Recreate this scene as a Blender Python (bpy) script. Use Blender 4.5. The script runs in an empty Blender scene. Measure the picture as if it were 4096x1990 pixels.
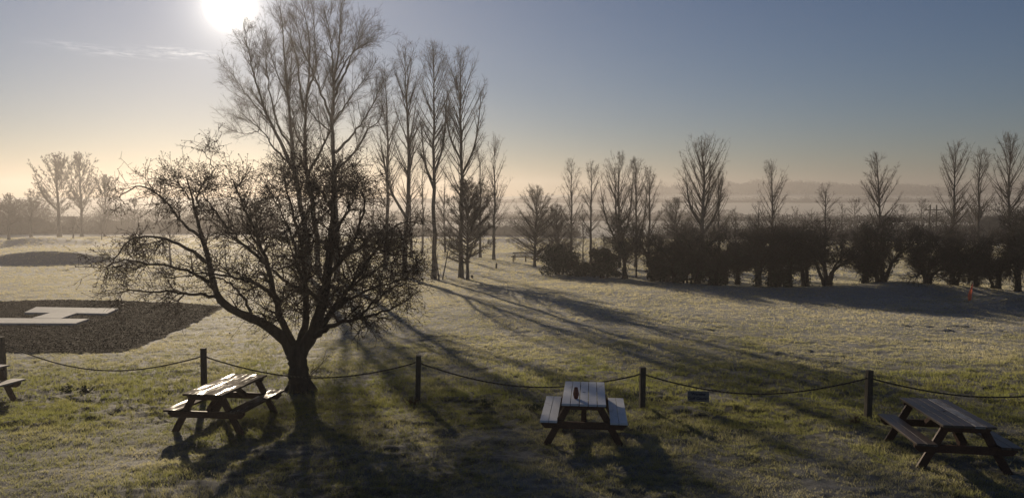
import bpy, bmesh, math, random
import numpy as np
from mathutils import Vector, Matrix

# ------------------------------------------------------------------ camera
S = bpy.context.scene
COL = S.collection
F = 3050.0; CX = 2048.0; CY = 995.0; HOR = 772.0; HC = 4.3
PITCH = math.atan((CY - HOR) / F)
cam = bpy.data.cameras.new('camera'); camo = bpy.data.objects.new('camera', cam); COL.objects.link(camo)
cam.sensor_fit = 'HORIZONTAL'; cam.sensor_width = 36.0; cam.lens = 36.0 * F / 4096.0
cam.clip_start = 0.1; cam.clip_end = 5000
camo.location = (0, 0, HC); camo.rotation_euler = (math.pi / 2 - PITCH, 0, 0)
S.camera = camo
FWD = np.array([0, math.cos(PITCH), -math.sin(PITCH)]); UP = np.array([0, math.sin(PITCH), math.cos(PITCH)])

def ray(u, v):                      # photograph pixel (4096 wide) -> direction with y = 1
    d = FWD + np.array([(u - CX) / F, 0, 0]) - UP * ((v - CY) / F)
    return d / d[1]
DS = 4096.0 / 2576.0                # coordinates read off a 2576-wide view
def at(x, y, depth):                # point of that view at a given depth
    d = ray(x * DS, y * DS)
    return np.array([0, 0, HC]) + d * depth

# ------------------------------------------------------------------ light
sd = ray(922, 22); sd = sd / np.linalg.norm(sd)
SUN_EL = math.asin(sd[2]) + math.radians(2.0); SUN_AZ = math.atan2(sd[0], sd[1])      # azimuth from +Y towards +X
sun = bpy.data.lights.new('sun', 'SUN'); suno = bpy.data.objects.new('sun', sun); COL.objects.link(suno)
sun.energy = 5.0; sun.angle = math.radians(0.6); sun.color = (1.0, 0.83, 0.61)
suno.rotation_euler = Vector((math.sin(SUN_AZ) * math.cos(SUN_EL), math.cos(SUN_AZ) * math.cos(SUN_EL), math.sin(SUN_EL))).to_track_quat('Z', 'Y').to_euler()
suno.location = (-20, 60, 40)

S.view_settings.view_transform = 'Standard'; S.view_settings.look = 'None'
S.view_settings.gamma = 1.0; S.view_settings.use_curve_mapping = False
S.view_settings.exposure = -0.2

W = bpy.data.worlds.new('World'); S.world = W; W.use_nodes = True
nt = W.node_tree; nt.nodes.clear()
def N(t, typ, **kw):
    n = t.nodes.new(typ)
    for k, v in kw.items(): setattr(n, k, v)
    return n
def M2(t, op, a, b=None, c=None, clamp=False):
    n = t.nodes.new('ShaderNodeMath'); n.operation = op; n.use_clamp = clamp
    for i, v in enumerate((a, b, c)):
        if v is None: continue
        if isinstance(v, (int, float)): n.inputs[i].default_value = v
        else: t.links.new(v, n.inputs[i])
    return n.outputs[0]
def VM(t, op, a, b):
    n = t.nodes.new('ShaderNodeVectorMath'); n.operation = op
    for i, v in enumerate((a, b)):
        if isinstance(v, (tuple, list)): n.inputs[i].default_value = v
        else: t.links.new(v, n.inputs[i])
    return n
def MIX(t, fac, a, b, mode='MIX'):
    n = t.nodes.new('ShaderNodeMix'); n.data_type = 'RGBA'; n.blend_type = mode; n.clamp_factor = True
    for s, v in ((n.inputs[0], fac), (n.inputs[6], a), (n.inputs[7], b)):
        if isinstance(v, (int, float)): s.default_value = v
        elif isinstance(v, (tuple, list)): s.default_value = (*v[:3], 1)
        else: t.links.new(v, s)
    return n.outputs[2]

sky = N(nt, 'ShaderNodeTexSky', sky_type='NISHITA', sun_disc=False)
sky.sun_elevation = SUN_EL; sky.sun_rotation = SUN_AZ
sky.air_density = 1.0; sky.dust_density = 0.3; sky.ozone_density = 3.0; sky.altitude = 0
tc = N(nt, 'ShaderNodeTexCoord'); DIR = tc.outputs['Generated']
dot = VM(nt, 'DOT_PRODUCT', DIR, tuple(sd)).outputs['Value']
ang = M2(nt, 'ARCCOSINE', M2(nt, 'MINIMUM', dot, 0.999999))
sep = N(nt, 'ShaderNodeSeparateXYZ'); nt.links.new(DIR, sep.inputs[0])
elev = M2(nt, 'MAXIMUM', sep.outputs[2], 0.0)
def gauss(w):   # exp(-(ang/w)^2)
    q = M2(nt, 'DIVIDE', ang, w); return M2(nt, 'EXPONENT', M2(nt, 'MULTIPLY', M2(nt, 'MULTIPLY', q, q), -1.0))
def expo(w): return M2(nt, 'EXPONENT', M2(nt, 'DIVIDE', ang, -w))
def scale(col, f):
    n = nt.nodes.new('ShaderNodeVectorMath'); n.operation = 'SCALE'
    if isinstance(col, (tuple, list)): n.inputs[0].default_value = col
    else: nt.links.new(col, n.inputs[0])
    if isinstance(f, (int, float)): n.inputs['Scale'].default_value = f
    else: nt.links.new(f, n.inputs['Scale'])
    return n.outputs[0]
SKY_STRENGTH = 0.05
# the bright aureole of a sun seen through thin winter mist
core = scale((1.0, 0.97, 0.88), M2(nt, 'MULTIPLY', gauss(0.0130), 500.0))
ring = scale((1.0, 0.92, 0.80), M2(nt, 'MULTIPLY', expo(0.022), 52.0))
wide = scale((0.95, 0.93, 0.90), M2(nt, 'MULTIPLY', expo(0.3), 0.15))
tot = VM(nt, 'ADD', VM(nt, 'ADD', core, ring).outputs[0], wide).outputs[0]
# thin streaks of cloud left of the sun
az = M2(nt, 'ARCTAN2', sep.outputs[0], sep.outputs[1])
cmb = N(nt, 'ShaderNodeCombineXYZ')
nt.links.new(M2(nt, 'MULTIPLY', az, 55.0), cmb.inputs[0]); nt.links.new(M2(nt, 'MULTIPLY', sep.outputs[2], 330.0), cmb.inputs[1])
cn = N(nt, 'ShaderNodeTexNoise'); cn.inputs['Scale'].default_value = 1.0; cn.inputs['Detail'].default_value = 6; cn.inputs['Roughness'].default_value = 0.6
nt.links.new(cmb.outputs[0], cn.inputs['Vector'])
def streak(u, v, wa, we):
    d = ray(u, v); d = d / np.linalg.norm(d)
    a = M2(nt, 'DIVIDE', M2(nt, 'SUBTRACT', az, math.atan2(d[0], d[1])), wa)
    e = M2(nt, 'DIVIDE', M2(nt, 'SUBTRACT', sep.outputs[2], float(d[2])), we)
    return M2(nt, 'EXPONENT', M2(nt, 'MULTIPLY', M2(nt, 'ADD', M2(nt, 'MULTIPLY', a, a), M2(nt, 'MULTIPLY', e, e)), -1.0))
st = None
for s, k in ((streak(700, 206, .032, .0050), 1.2), (streak(805, 221, .016, .0032), 1.7), (streak(500, 216, .05, .0040), .8), (streak(280, 178, .035, .0035), .5)):
    q = M2(nt, 'MULTIPLY', s, k); st = q if st is None else M2(nt, 'ADD', st, q)
cl = M2(nt, 'MULTIPLY', st, M2(nt, 'MULTIPLY', M2(nt, 'SUBTRACT', cn.outputs[0], 0.42, clamp=True), 5.0))
cloud = scale((1.0, 0.93, 0.82), M2(nt, 'MULTIPLY', cl, 4.5))
tot = VM(nt, 'ADD', tot, cloud).outputs[0]
clear = VM(nt, 'MULTIPLY', sky.outputs[0], (.765, .79, .92)).outputs[0]      # a little deeper blue, as on a cold clear morning
allsky = VM(nt, 'ADD', clear, tot).outputs[0]
bg = N(nt, 'ShaderNodeBackground'); bg.inputs['Strength'].default_value = SKY_STRENGTH
nt.links.new(allsky, bg.inputs['Color'])
wo = N(nt, 'ShaderNodeOutputWorld'); nt.links.new(bg.outputs[0], wo.inputs['Surface'])
W.cycles.sampling_method = 'AUTOMATIC'

S.cycles.max_bounces = 6; S.cycles.diffuse_bounces = 2; S.cycles.glossy_bounces = 2
S.cycles.transmission_bounces = 3; S.cycles.volume_bounces = 1; S.cycles.transparent_max_bounces = 8
S.cycles.use_denoising = True
S.cycles.sample_clamp_indirect = 4.0

# ------------------------------------------------------------------ noise and terrain
def _hash(ix, iy, s):
    h = (ix.astype(np.int64) * 374761393 + iy.astype(np.int64) * 668265263 + s * 1442695041) & 0xffffffff
    h = ((h ^ (h >> 13)) * 1274126177) & 0xffffffff
    return ((h ^ (h >> 16)) & 0xffff) / 65535.0
def vnoise(x, y, s=0):
    x = np.asarray(x, float); y = np.asarray(y, float)
    ix = np.floor(x); iy = np.floor(y); fx = x - ix; fy = y - iy
    fx = fx * fx * (3 - 2 * fx); fy = fy * fy * (3 - 2 * fy)
    a = _hash(ix, iy, s); b = _hash(ix + 1, iy, s); c = _hash(ix, iy + 1, s); d = _hash(ix + 1, iy + 1, s)
    return (a * (1 - fx) + b * fx) * (1 - fy) + (c * (1 - fx) + d * fx) * fy - 0.5
def fbm(x, y, s=0, o=4):
    t = 0; a = 1.0
    for i in range(o):
        t = t + a * vnoise(x * 2 ** i + 17.3 * i, y * 2 ** i - 9.1 * i, s + i); a *= 0.5
    return t
def smooth(a, b, t):
    t = np.clip((t - a) / (b - a), 0, 1); return t * t * (3 - 2 * t)

_ky = np.array([-40, 10, 25, 60, 140, 180, 240, 380, 620, 670, 820, 930, 1100.])
_kz = np.array([0.8, 0.12, -0.56, -1.6, -4.1, -5.3, -7.0, -8.0, -3.6, -2.8, 4.0, 6.5, 6.5])
def base_z(x, y):
    x = np.asarray(x, float); y = np.asarray(y, float)
    z = 0
    for k in (-6, -2, 2, 6):                     # softened piecewise profile
        z = z + np.interp(y * (1 + k * 0.006) + k * 0.15, _ky, _kz) / 4
    far = smooth(650, 820, y)                    # the hill rises to the right, sinks to the left
    z = z + far * (-8.0 + 10.0 * smooth(-100, 280, x))
    return z + far * 2.5 * fbm(x * 0.008, y * 0.004, 40, 3)

def hit(u, v, zf=None, dz=0.0):                  # photograph pixel -> ground point
    d = ray(u, v)
    lo, hi = 4.0, 930.0
    ys = np.geomspace(lo, hi, 4000)
    g = HC + d[2] * ys - (zf or base_z)(d[0] * ys, ys) - dz
    k = np.argmax(g < 0) if (g < 0).any() else len(ys) - 1
    y = ys[k]
    if k > 0:
        a, b = g[k - 1], g[k]; y = ys[k - 1] + (ys[k] - ys[k - 1]) * a / (a - b + 1e-9)
    return np.array([d[0] * y, y, HC + d[2] * y])
def hitD(x, y, dz=0.0): return hit(x * DS, y * DS, None, dz)

# mounds: centre from where they stand in the place, half sizes, height
MOUNDS = []
def mound(x, y, wx, wn, wf, h): MOUNDS.append((x, y, wx, wn, wf, h))
_m = hitD(110, 667); mound(_m[0] - 1, _m[1] + 2.0, 6.5, 1.5, 6, 1.15)
_m = hitD(60, 620); mound(_m[0], _m[1] + 5, 8, 3.5, 9, 0.95)
_m = hitD(330, 640); mound(_m[0], _m[1] + 5, 9, 3.5, 9, 0.5)
_m = hitD(1330, 645); mound(_m[0] + 1, _m[1] + 2, 5, 1.8, 6, 0.6)
_m = hitD(1300, 610); mound(_m[0], _m[1] + 3, 9, 3, 9, 0.8)
_m = hitD(2420, 765); mound(_m[0], _m[1] + 4.2, 4.2, 1.5, 4, 0.5)
_m = hitD(2570, 788); mound(_m[0] + 1, _m[1] + 1.6, 2.6, 1.0, 3, 0.55)
_m = hitD(2250, 748); mound(_m[0], _m[1] + 3, 14, 2.0, 3, 0.12)
def gz(x, y):
    x = np.asarray(x, float); y = np.asarray(y, float)
    z = base_z(x, y)
    for cx, cy, wx, wn, wf, h in MOUNDS:
        wy = np.where(y < cy, wn, wf)
        z = z + h * np.exp(-((x - cx) / wx) ** 2 - ((y - cy) / wy) ** 2)
    z = z + smooth(14, 40, y) * 0.16 * fbm(x * 0.12, y * 0.12, 3, 3) + smooth(60, 200, y) * 0.8 * fbm(x * 0.03, y * 0.03, 9, 2)
    return z
MULCH = [hitD(-90, 764), hitD(0, 758), hitD(150, 755), hitD(330, 758), hitD(470, 764), hitD(566, 772), hitD(540, 790), hitD(440, 838),
         hitD(345, 878), hitD(290, 889), hitD(150, 890), hitD(0, 886), hitD(-120, 880)]
def in_poly(x, y, poly):
    x = np.asarray(x, float); y = np.asarray(y, float); c = np.zeros(x.shape, bool); n = len(poly)
    for i in range(n):
        x1, y1 = poly[i][:2]; x2, y2 = poly[(i + 1) % n][:2]
        k = ((y1 > y) != (y2 > y)) & (x < (x2 - x1) * (y - y1) / (y2 - y1 + 1e-12) + x1)
        c ^= k
    return c
def ground(x, y):                                # with tussocks
    x = np.asarray(x, float); y = np.asarray(y, float)
    z = gz(x, y)
    t = .55 * fbm(x * 2.4, y * 3.0, 21, 3) + .5 * fbm(x * 5.0, y * 5.6, 25, 2); t2 = fbm(x * 0.9, y * 0.9, 31, 3)
    rough = 0.5 + 0.8 * smooth(-0.1, 0.4, fbm(x * 0.25, y * 0.25, 50, 2)) + 0.35 * np.exp(-((y - 17.5) / 3.5) ** 2)
    m = np.where(in_poly(x, y, MULCH), 0.0, 1.0)
    return z + m * (0.085 * rough * t + 0.05 * t2) * (1 - 0.35 * smooth(20, 45, y))

# ------------------------------------------------------------------ mesh helpers
def mesh_np(name, verts, quads=None, tris=None, mats=(), smooth_=False, midx=None, attr=None):
    me = bpy.data.meshes.new(name)
    nq = 0 if quads is None else len(quads); ntri = 0 if tris is None else len(tris)
    me.vertices.add(len(verts)); me.vertices.foreach_set('co', np.asarray(verts, np.float32).ravel())
    me.loops.add(nq * 4 + ntri * 3)
    idx = np.concatenate([np.asarray(q, np.int32).ravel() for q in (quads, tris) if q is not None and len(q)])
    me.loops.foreach_set('vertex_index', idx)
    me.polygons.add(nq + ntri)
    st = np.concatenate([np.arange(nq) * 4, nq * 4 + np.arange(ntri) * 3]).astype(np.int32)
    me.polygons.foreach_set('loop_start', st)
    if smooth_: me.polygons.foreach_set('use_smooth', np.ones(nq + ntri, bool))
    for m in mats: me.materials.append(m)
    if midx is not None: me.polygons.foreach_set('material_index', np.asarray(midx, np.int32))
    if attr is not None:
        a = me.attributes.new(attr[0], 'FLOAT', 'POINT'); a.data.foreach_set('value', np.asarray(attr[1], np.float32))
    me.update(calc_edges=True); me.validate()
    return me
def link(name, me, parent=None, loc=None):
    o = bpy.data.objects.new(name, me); COL.objects.link(o)
    if parent is not None: o.parent = parent
    if loc is not None: o.location = loc
    return o
def tag(o, label=None, cat=None, group=None, kind=None):
    if label: o['label'] = label
    if cat: o['category'] = cat
    if group: o['group'] = group
    if kind: o['kind'] = kind
    return o
def empty(name, loc, rz=0.0):
    o = bpy.data.objects.new(name, None); COL.objects.link(o); o.location = loc; o.rotation_euler = (0, 0, rz)
    o.empty_display_size = 0.2
    return o

def tubes(pts, rad, n=3):                        # pts (M,K,3), rad (M,K) -> verts, quads
    Mn, K, _ = pts.shape
    T = np.empty_like(pts); T[:, 1:-1] = pts[:, 2:] - pts[:, :-2]; T[:, 0] = pts[:, 1] - pts[:, 0]; T[:, -1] = pts[:, -1] - pts[:, -2]
    T /= np.linalg.norm(T, axis=2, keepdims=True) + 1e-9
    ref = np.array([0.83, 0.52, 0.19])
    U = np.cross(T, ref); U /= np.linalg.norm(U, axis=2, keepdims=True) + 1e-6
    V = np.cross(T, U)
    a = np.arange(n) * 2 * math.pi / n
    vv = pts[:, :, None, :] + rad[:, :, None, None] * (np.cos(a)[None, None, :, None] * U[:, :, None, :] + np.sin(a)[None, None, :, None] * V[:, :, None, :])
    base = np.arange(Mn)[:, None, None] * K * n + np.arange(K - 1)[None, :, None] * n
    j = np.arange(n)[None, None, :]; j2 = (j + 1) % n
    q = np.stack([base + j, base + j2, base + n + j2, base + n + j], -1).reshape(-1, 4)
    return vv.reshape(-1, 3), q
def leaves(c, size, rng, flat=0.0):              # random small leaf quads
    n = len(c)
    a = rng.normal(size=(n, 3)); a[:, 2] *= (1 - flat); a /= np.linalg.norm(a, axis=1, keepdims=True)
    b = rng.normal(size=(n, 3)); b -= a * (a * b).sum(1, keepdims=True); b /= np.linalg.norm(b, axis=1, keepdims=True)
    s = (size * rng.uniform(0.6, 1.3, n))[:, None]
    v = np.stack([c - a * s, c + b * s * .55, c + a * s, c - b * s * .55], 1).reshape(-1, 3)
    q = np.arange(n * 4).reshape(-1, 4)
    return v, q
def combine(parts):
    vs, qs, o = [], [], 0
    for v, q in parts:
        vs.append(v); qs.append(q + o); o += len(v)
    return np.concatenate(vs), np.concatenate(qs)

def grow(start, d, length, r0, r1, K, wander, rng, trop=0.0, tdir=(0, 0, 1)):
    m = len(start); P = np.empty((m, K, 3)); P[:, 0] = start; d = d.copy()
    td = np.asarray(tdir, float); step = (length / (K - 1))[:, None]
    for k in range(1, K):
        d = d + rng.normal(size=(m, 3)) * wander + td * trop
        d /= np.linalg.norm(d, axis=1, keepdims=True) + 1e-9
        P[:, k] = P[:, k - 1] + d * step
    t = np.linspace(0, 1, K)[None, :]
    R = r0[:, None] * (1 - t) + r1[:, None] * t
    return P, R
def spawn(P, R, per, t0, t1, amean, asd, rng, power=1.0, prob=None):
    m, K, _ = P.shape
    par = np.repeat(np.arange(m), per) if prob is None else np.sort(rng.choice(m, size=per, p=prob))
    n = len(par)
    t = t0 + (t1 - t0) * rng.uniform(0, 1, n) ** power
    f = t * (K - 1); i = np.minimum(f.astype(int), K - 2); w = (f - i)[:, None]
    p = P[par, i] * (1 - w) + P[par, i + 1] * w
    r = R[par, i] * (1 - w[:, 0]) + R[par, i + 1] * w[:, 0]
    T = P[par, i + 1] - P[par, i]; T /= np.linalg.norm(T, axis=1, keepdims=True) + 1e-9
    q = rng.normal(size=(n, 3)); q -= T * (q * T).sum(1, keepdims=True); q /= np.linalg.norm(q, axis=1, keepdims=True)
    a = rng.normal(amean, asd, n)[:, None]
    return par, t, p, r, T * np.cos(a) + q * np.sin(a)
def plen(P): return np.linalg.norm(np.diff(P, axis=1), axis=2).sum(1)
def resample(pl, K, rng=None, jit=0.0):
    pl = np.asarray(pl, float); s = np.concatenate([[0], np.cumsum(np.linalg.norm(np.diff(pl, axis=0), axis=1))])
    # catmull-rom through the points
    n = len(pl); t = np.linspace(0, s[-1], K); out = np.empty((K, 3))
    e = np.vstack([2 * pl[0] - pl[1], pl, 2 * pl[-1] - pl[-2]])
    for k in range(K):
        i = min(np.searchsorted(s, t[k], 'right') - 1, n - 2); u = (t[k] - s[i]) / (s[i + 1] - s[i] + 1e-9)
        p0, p1, p2, p3 = e[i], e[i + 1], e[i + 2], e[i + 3]
        out[k] = .5 * (2 * p1 + (p2 - p0) * u + (2 * p0 - 5 * p1 + 4 * p2 - p3) * u * u + (3 * p1 - p0 - 3 * p2 + p3) * u ** 3)
    if rng is not None:
        out[1:] += rng.normal(size=(K - 1, 3)) * jit
    return out

# ------------------------------------------------------------------ materials
def mat(name, rough=0.8):
    m = bpy.data.materials.new(name); m.use_nodes = True
    b = m.node_tree.nodes['Principled BSDF']; b.inputs['Roughness'].default_value = rough
    b.inputs['Specular IOR Level'].default_value = 0.3
    return m, m.node_tree, b
def noise(t, sc, det=4, rough=0.55, vec=None, stretch=None):
    n = N(t, 'ShaderNodeTexNoise'); n.inputs['Scale'].default_value = sc; n.inputs['Detail'].default_value = det; n.inputs['Roughness'].default_value = rough
    if vec is None:
        g = N(t, 'ShaderNodeTexCoord'); vec = g.outputs['Object']
    if stretch:
        mp = N(t, 'ShaderNodeMapping'); mp.inputs['Scale'].default_value = stretch; t.links.new(vec, mp.inputs[0]); vec = mp.outputs[0]
    t.links.new(vec, n.inputs['Vector'])
    return n.outputs[0]
def ramp(t, f, stops):
    r = N(t, 'ShaderNodeValToRGB'); t.links.new(f, r.inputs[0]); e = r.color_ramp.elements
    while len(e) < len(stops): e.new(0.5)
    for k, (p, c) in enumerate(stops): e[k].position = p; e[k].color = (*c, 1)
    return r.outputs[0]
def bump(t, b, h, st=0.3, dist=0.02):
    n = N(t, 'ShaderNodeBump'); n.inputs['Strength'].default_value = st; n.inputs['Distance'].default_value = dist
    t.links.new(h, n.inputs['Height']); t.links.new(n.outputs[0], b.inputs['Normal'])

def bark(name, c1, c2, sc=9, st=(1, 1, .25)):
    m, t, b = mat(name, 0.85)
    f = noise(t, sc, 5, .65, stretch=st)
    t.links.new(ramp(t, f, [(0.3, c1), (0.7, c2)]), b.inputs['Base Color']); bump(t, b, f, .6, .03)
    return m
M_HAW = bark('hawthorn_bark', (.022, .016, .012), (.06, .045, .036))
M_HAWT = bark('hawthorn_twig', (.03, .018, .014), (.07, .042, .032), 5)
M_POP = bark('poplar_bark', (.05, .045, .038), (.13, .12, .10), 4)
M_TWIG = bark('poplar_twig', (.05, .04, .032), (.10, .08, .065), 2)
M_HTW = bark('hedge_twig', (.018, .014, .012), (.045, .036, .03), 2)
def leafmat(name, c1, c2, tr=0.15):
    m, t, b = mat(name, 0.6)
    f = noise(t, 1.2, 3); g = N(t, 'ShaderNodeNewGeometry')
    c = MIX(t, M2(t, 'MULTIPLY', g.outputs['Random Per Island'], .8), c1, c2)
    c = MIX(t, f, c, c2)
    t.links.new(c, b.inputs['Base Color'])
    return m
M_IVY = leafmat('ivy_leaf', (.012, .02, .010), (.03, .042, .02))
M_BUD = leafmat('withered_leaf', (.03, .018, .014), (.06, .035, .025))

# ground: frosted turf
def turf(name, blades=False):
    m, t, b = mat(name, 0.75)
    geo = N(t, 'ShaderNodeNewGeometry'); pos = geo.outputs['Position']
    big = noise(t, 0.10, 3, .5, pos); mid = noise(t, 0.7, 4, .6, pos); fine = noise(t, 7.0, 4, .65, pos)
    spx = N(t, 'ShaderNodeSeparateXYZ'); t.links.new(pos, spx.inputs[0])
    grass = MIX(t, mid, (.016, .024, .007), (.05, .046, .016))
    grass = MIX(t, M2(t, 'MULTIPLY', fine, .9), grass, (.045, .034, .015))
    frost = MIX(t, fine, (.15, .145, .125), (.32, .31, .29))
    # less rime along the roped strip, where the grass is long
    q = M2(t, 'DIVIDE', M2(t, 'SUBTRACT', spx.outputs[1], 17.0), 3.2)
    strip = M2(t, 'EXPONENT', M2(t, 'MULTIPLY', M2(t, 'MULTIPLY', q, q), -1.0))
    far = M2(t, 'MULTIPLY', M2(t, 'SUBTRACT', spx.outputs[1], 17.0), 0.028, clamp=True)
    f = M2(t, 'ADD', M2(t, 'MULTIPLY', big, .9), M2(t, 'MULTIPLY', mid, .9))
    f = M2(t, 'ADD', f, M2(t, 'MULTIPLY', fine, .7))
    f = M2(t, 'ADD', M2(t, 'SUBTRACT', f, 1.06), M2(t, 'SUBTRACT', M2(t, 'MULTIPLY', far, .88), M2(t, 'MULTIPLY', strip, .22)))
    f = M2(t, 'MULTIPLY', f, 1.5, clamp=True)
    f = M2(t, 'MULTIPLY', f, M2(t, 'SUBTRACT', 1.0, M2(t, 'MULTIPLY', M2(t, 'MULTIPLY', M2(t, 'SUBTRACT', spx.outputs[1], 120.0), .006, clamp=True), .55)))
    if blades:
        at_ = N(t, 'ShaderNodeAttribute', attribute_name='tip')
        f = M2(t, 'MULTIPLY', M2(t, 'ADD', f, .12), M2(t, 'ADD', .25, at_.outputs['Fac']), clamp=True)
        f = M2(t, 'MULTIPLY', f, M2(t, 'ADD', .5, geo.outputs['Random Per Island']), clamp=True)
    t.links.new(MIX(t, f, grass, frost), b.inputs['Base Color'])
    b.inputs['Specular IOR Level'].default_value = 0.12
    if blades:
        tr = N(t, 'ShaderNodeBsdfTranslucent'); t.links.new(MIX(t, f, MIX(t, mid, (.18, .235, .04), (.34, .32, .08)), (.86, .77, .53)), tr.inputs['Color'])
        ms = N(t, 'ShaderNodeMixShader'); ms.inputs[0].default_value = 0.74
        t.links.new(b.outputs[0], ms.inputs[1]); t.links.new(tr.outputs[0], ms.inputs[2])
        t.links.new(ms.outputs[0], t.nodes['Material Output'].inputs['Surface'])
    else:
        b.inputs['Sheen Weight'].default_value = 0.25; b.inputs['Sheen Roughness'].default_value = 0.4
        bump(t, b, noise(t, 22, 4, .7, pos), .6, .04)
    return m
M_TURF = turf('frosted_turf'); M_BLADE = turf('frosted_blades', True)

# ------------------------------------------------------------------ the ground
def build_ground():
    ys = [5.0]
    while ys[-1] < 930: ys.append(ys[-1] + max(0.045, 0.0042 * ys[-1]) if ys[-1] < 70 else ys[-1] * 1.011)
    ys = np.array(ys); ncol = 720
    s = np.linspace(-1, 1, ncol); s = 0.95 * s + 0.15 * s ** 5
    X = s[None, :] * (ys[:, None] + 6); Y = np.repeat(ys[:, None], ncol, 1)
    Z = ground(X, Y)
    nr = len(ys); v = np.stack([X, Y, Z], -1).reshape(-1, 3)
    i = (np.arange(nr - 1)[:, None] * ncol + np.arange(ncol - 1)[None, :]).ravel()
    q = np.stack([i, i + 1, i + ncol + 1, i + ncol], 1)
    o = link('ground', mesh_np('ground', v, q, mats=[M_TURF], smooth_=True))
    tag(o, 'frosty grass field sloping down from the terrace to the misty valley', 'ground', kind='structure')
build_ground()

def build_grass():
    rng = np.random.default_rng(5)
    V = []; Tn = []; off = 0; tip = []
    def band(y0, y1, dens, nb, h, w):
        nonlocal off
        wx = 1.0 if y1 < 30 else .84; area = wx * (y1 * y1 - y0 * y0); n = int(area * dens)
        y = np.sqrt(rng.uniform(y0 * y0, y1 * y1, n)); x = rng.uniform(-wx, wx, n) * y
        wb = .4 * fbm(x * 1.1, y * 1.1, 93, 3); k = ~in_poly(x + wb, y + wb, MULCH); x = x[k]; y = y[k]
        keep = rng.uniform(0, 1, len(x)) < (0.45 if y1 < 30 else .8) + (1.1 if y1 < 30 else .5) * (fbm(x * 1.3, y * 1.3, 77, 3) + .3)
        x = x[keep]; y = y[keep]; n = len(x)
        hh = h * (0.75 + 0.9 * np.clip(fbm(x * .8, y * .8, 60, 2) + .3, 0, 1) + .6 * np.exp(-((y - 17) / 2.6) ** 2))
        X = np.repeat(x, nb) + rng.normal(0, .035 * h / .06, n * nb); Y = np.repeat(y, nb) + rng.normal(0, .035 * h / .06, n * nb)
        H = np.repeat(hh, nb) * rng.uniform(.5, 1.2, n * nb); Wd = w * rng.uniform(.7, 1.3, n * nb)
        Z = ground(X, Y) - .008
        a = rng.uniform(0, 2 * math.pi, n * nb); lx = rng.normal(0, .55, n * nb) * H; ly = rng.normal(0, .55, n * nb) * H
        dx = np.cos(a) * Wd; dy = np.sin(a) * Wd
        m = n * nb
        v = np.empty((m, 3, 3)); v[:, 0] = np.stack([X - dx, Y - dy, Z], 1); v[:, 1] = np.stack([X + dx, Y + dy, Z], 1)
        v[:, 2] = np.stack([X + lx, Y + ly, Z + H], 1)
        V.append(v.reshape(-1, 3)); Tn.append(np.arange(m * 3).reshape(-1, 3) + off); off += m * 3
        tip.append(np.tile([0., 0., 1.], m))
    band(9, 16, 240, 8, .055, .0045)
    band(16, 26, 100, 8, .065, .006)
    band(26, 50, 46, 7, .06, .008)
    band(50, 95, 11, 8, .08, .015)
    band(95, 150, 1.5, 8, .14, .04)
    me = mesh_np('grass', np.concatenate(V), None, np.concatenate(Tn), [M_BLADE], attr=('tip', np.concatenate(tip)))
    tag(link('grass', me), 'short frosted grass blades covering the near lawn', 'grass', kind='stuff')
build_grass()

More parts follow.
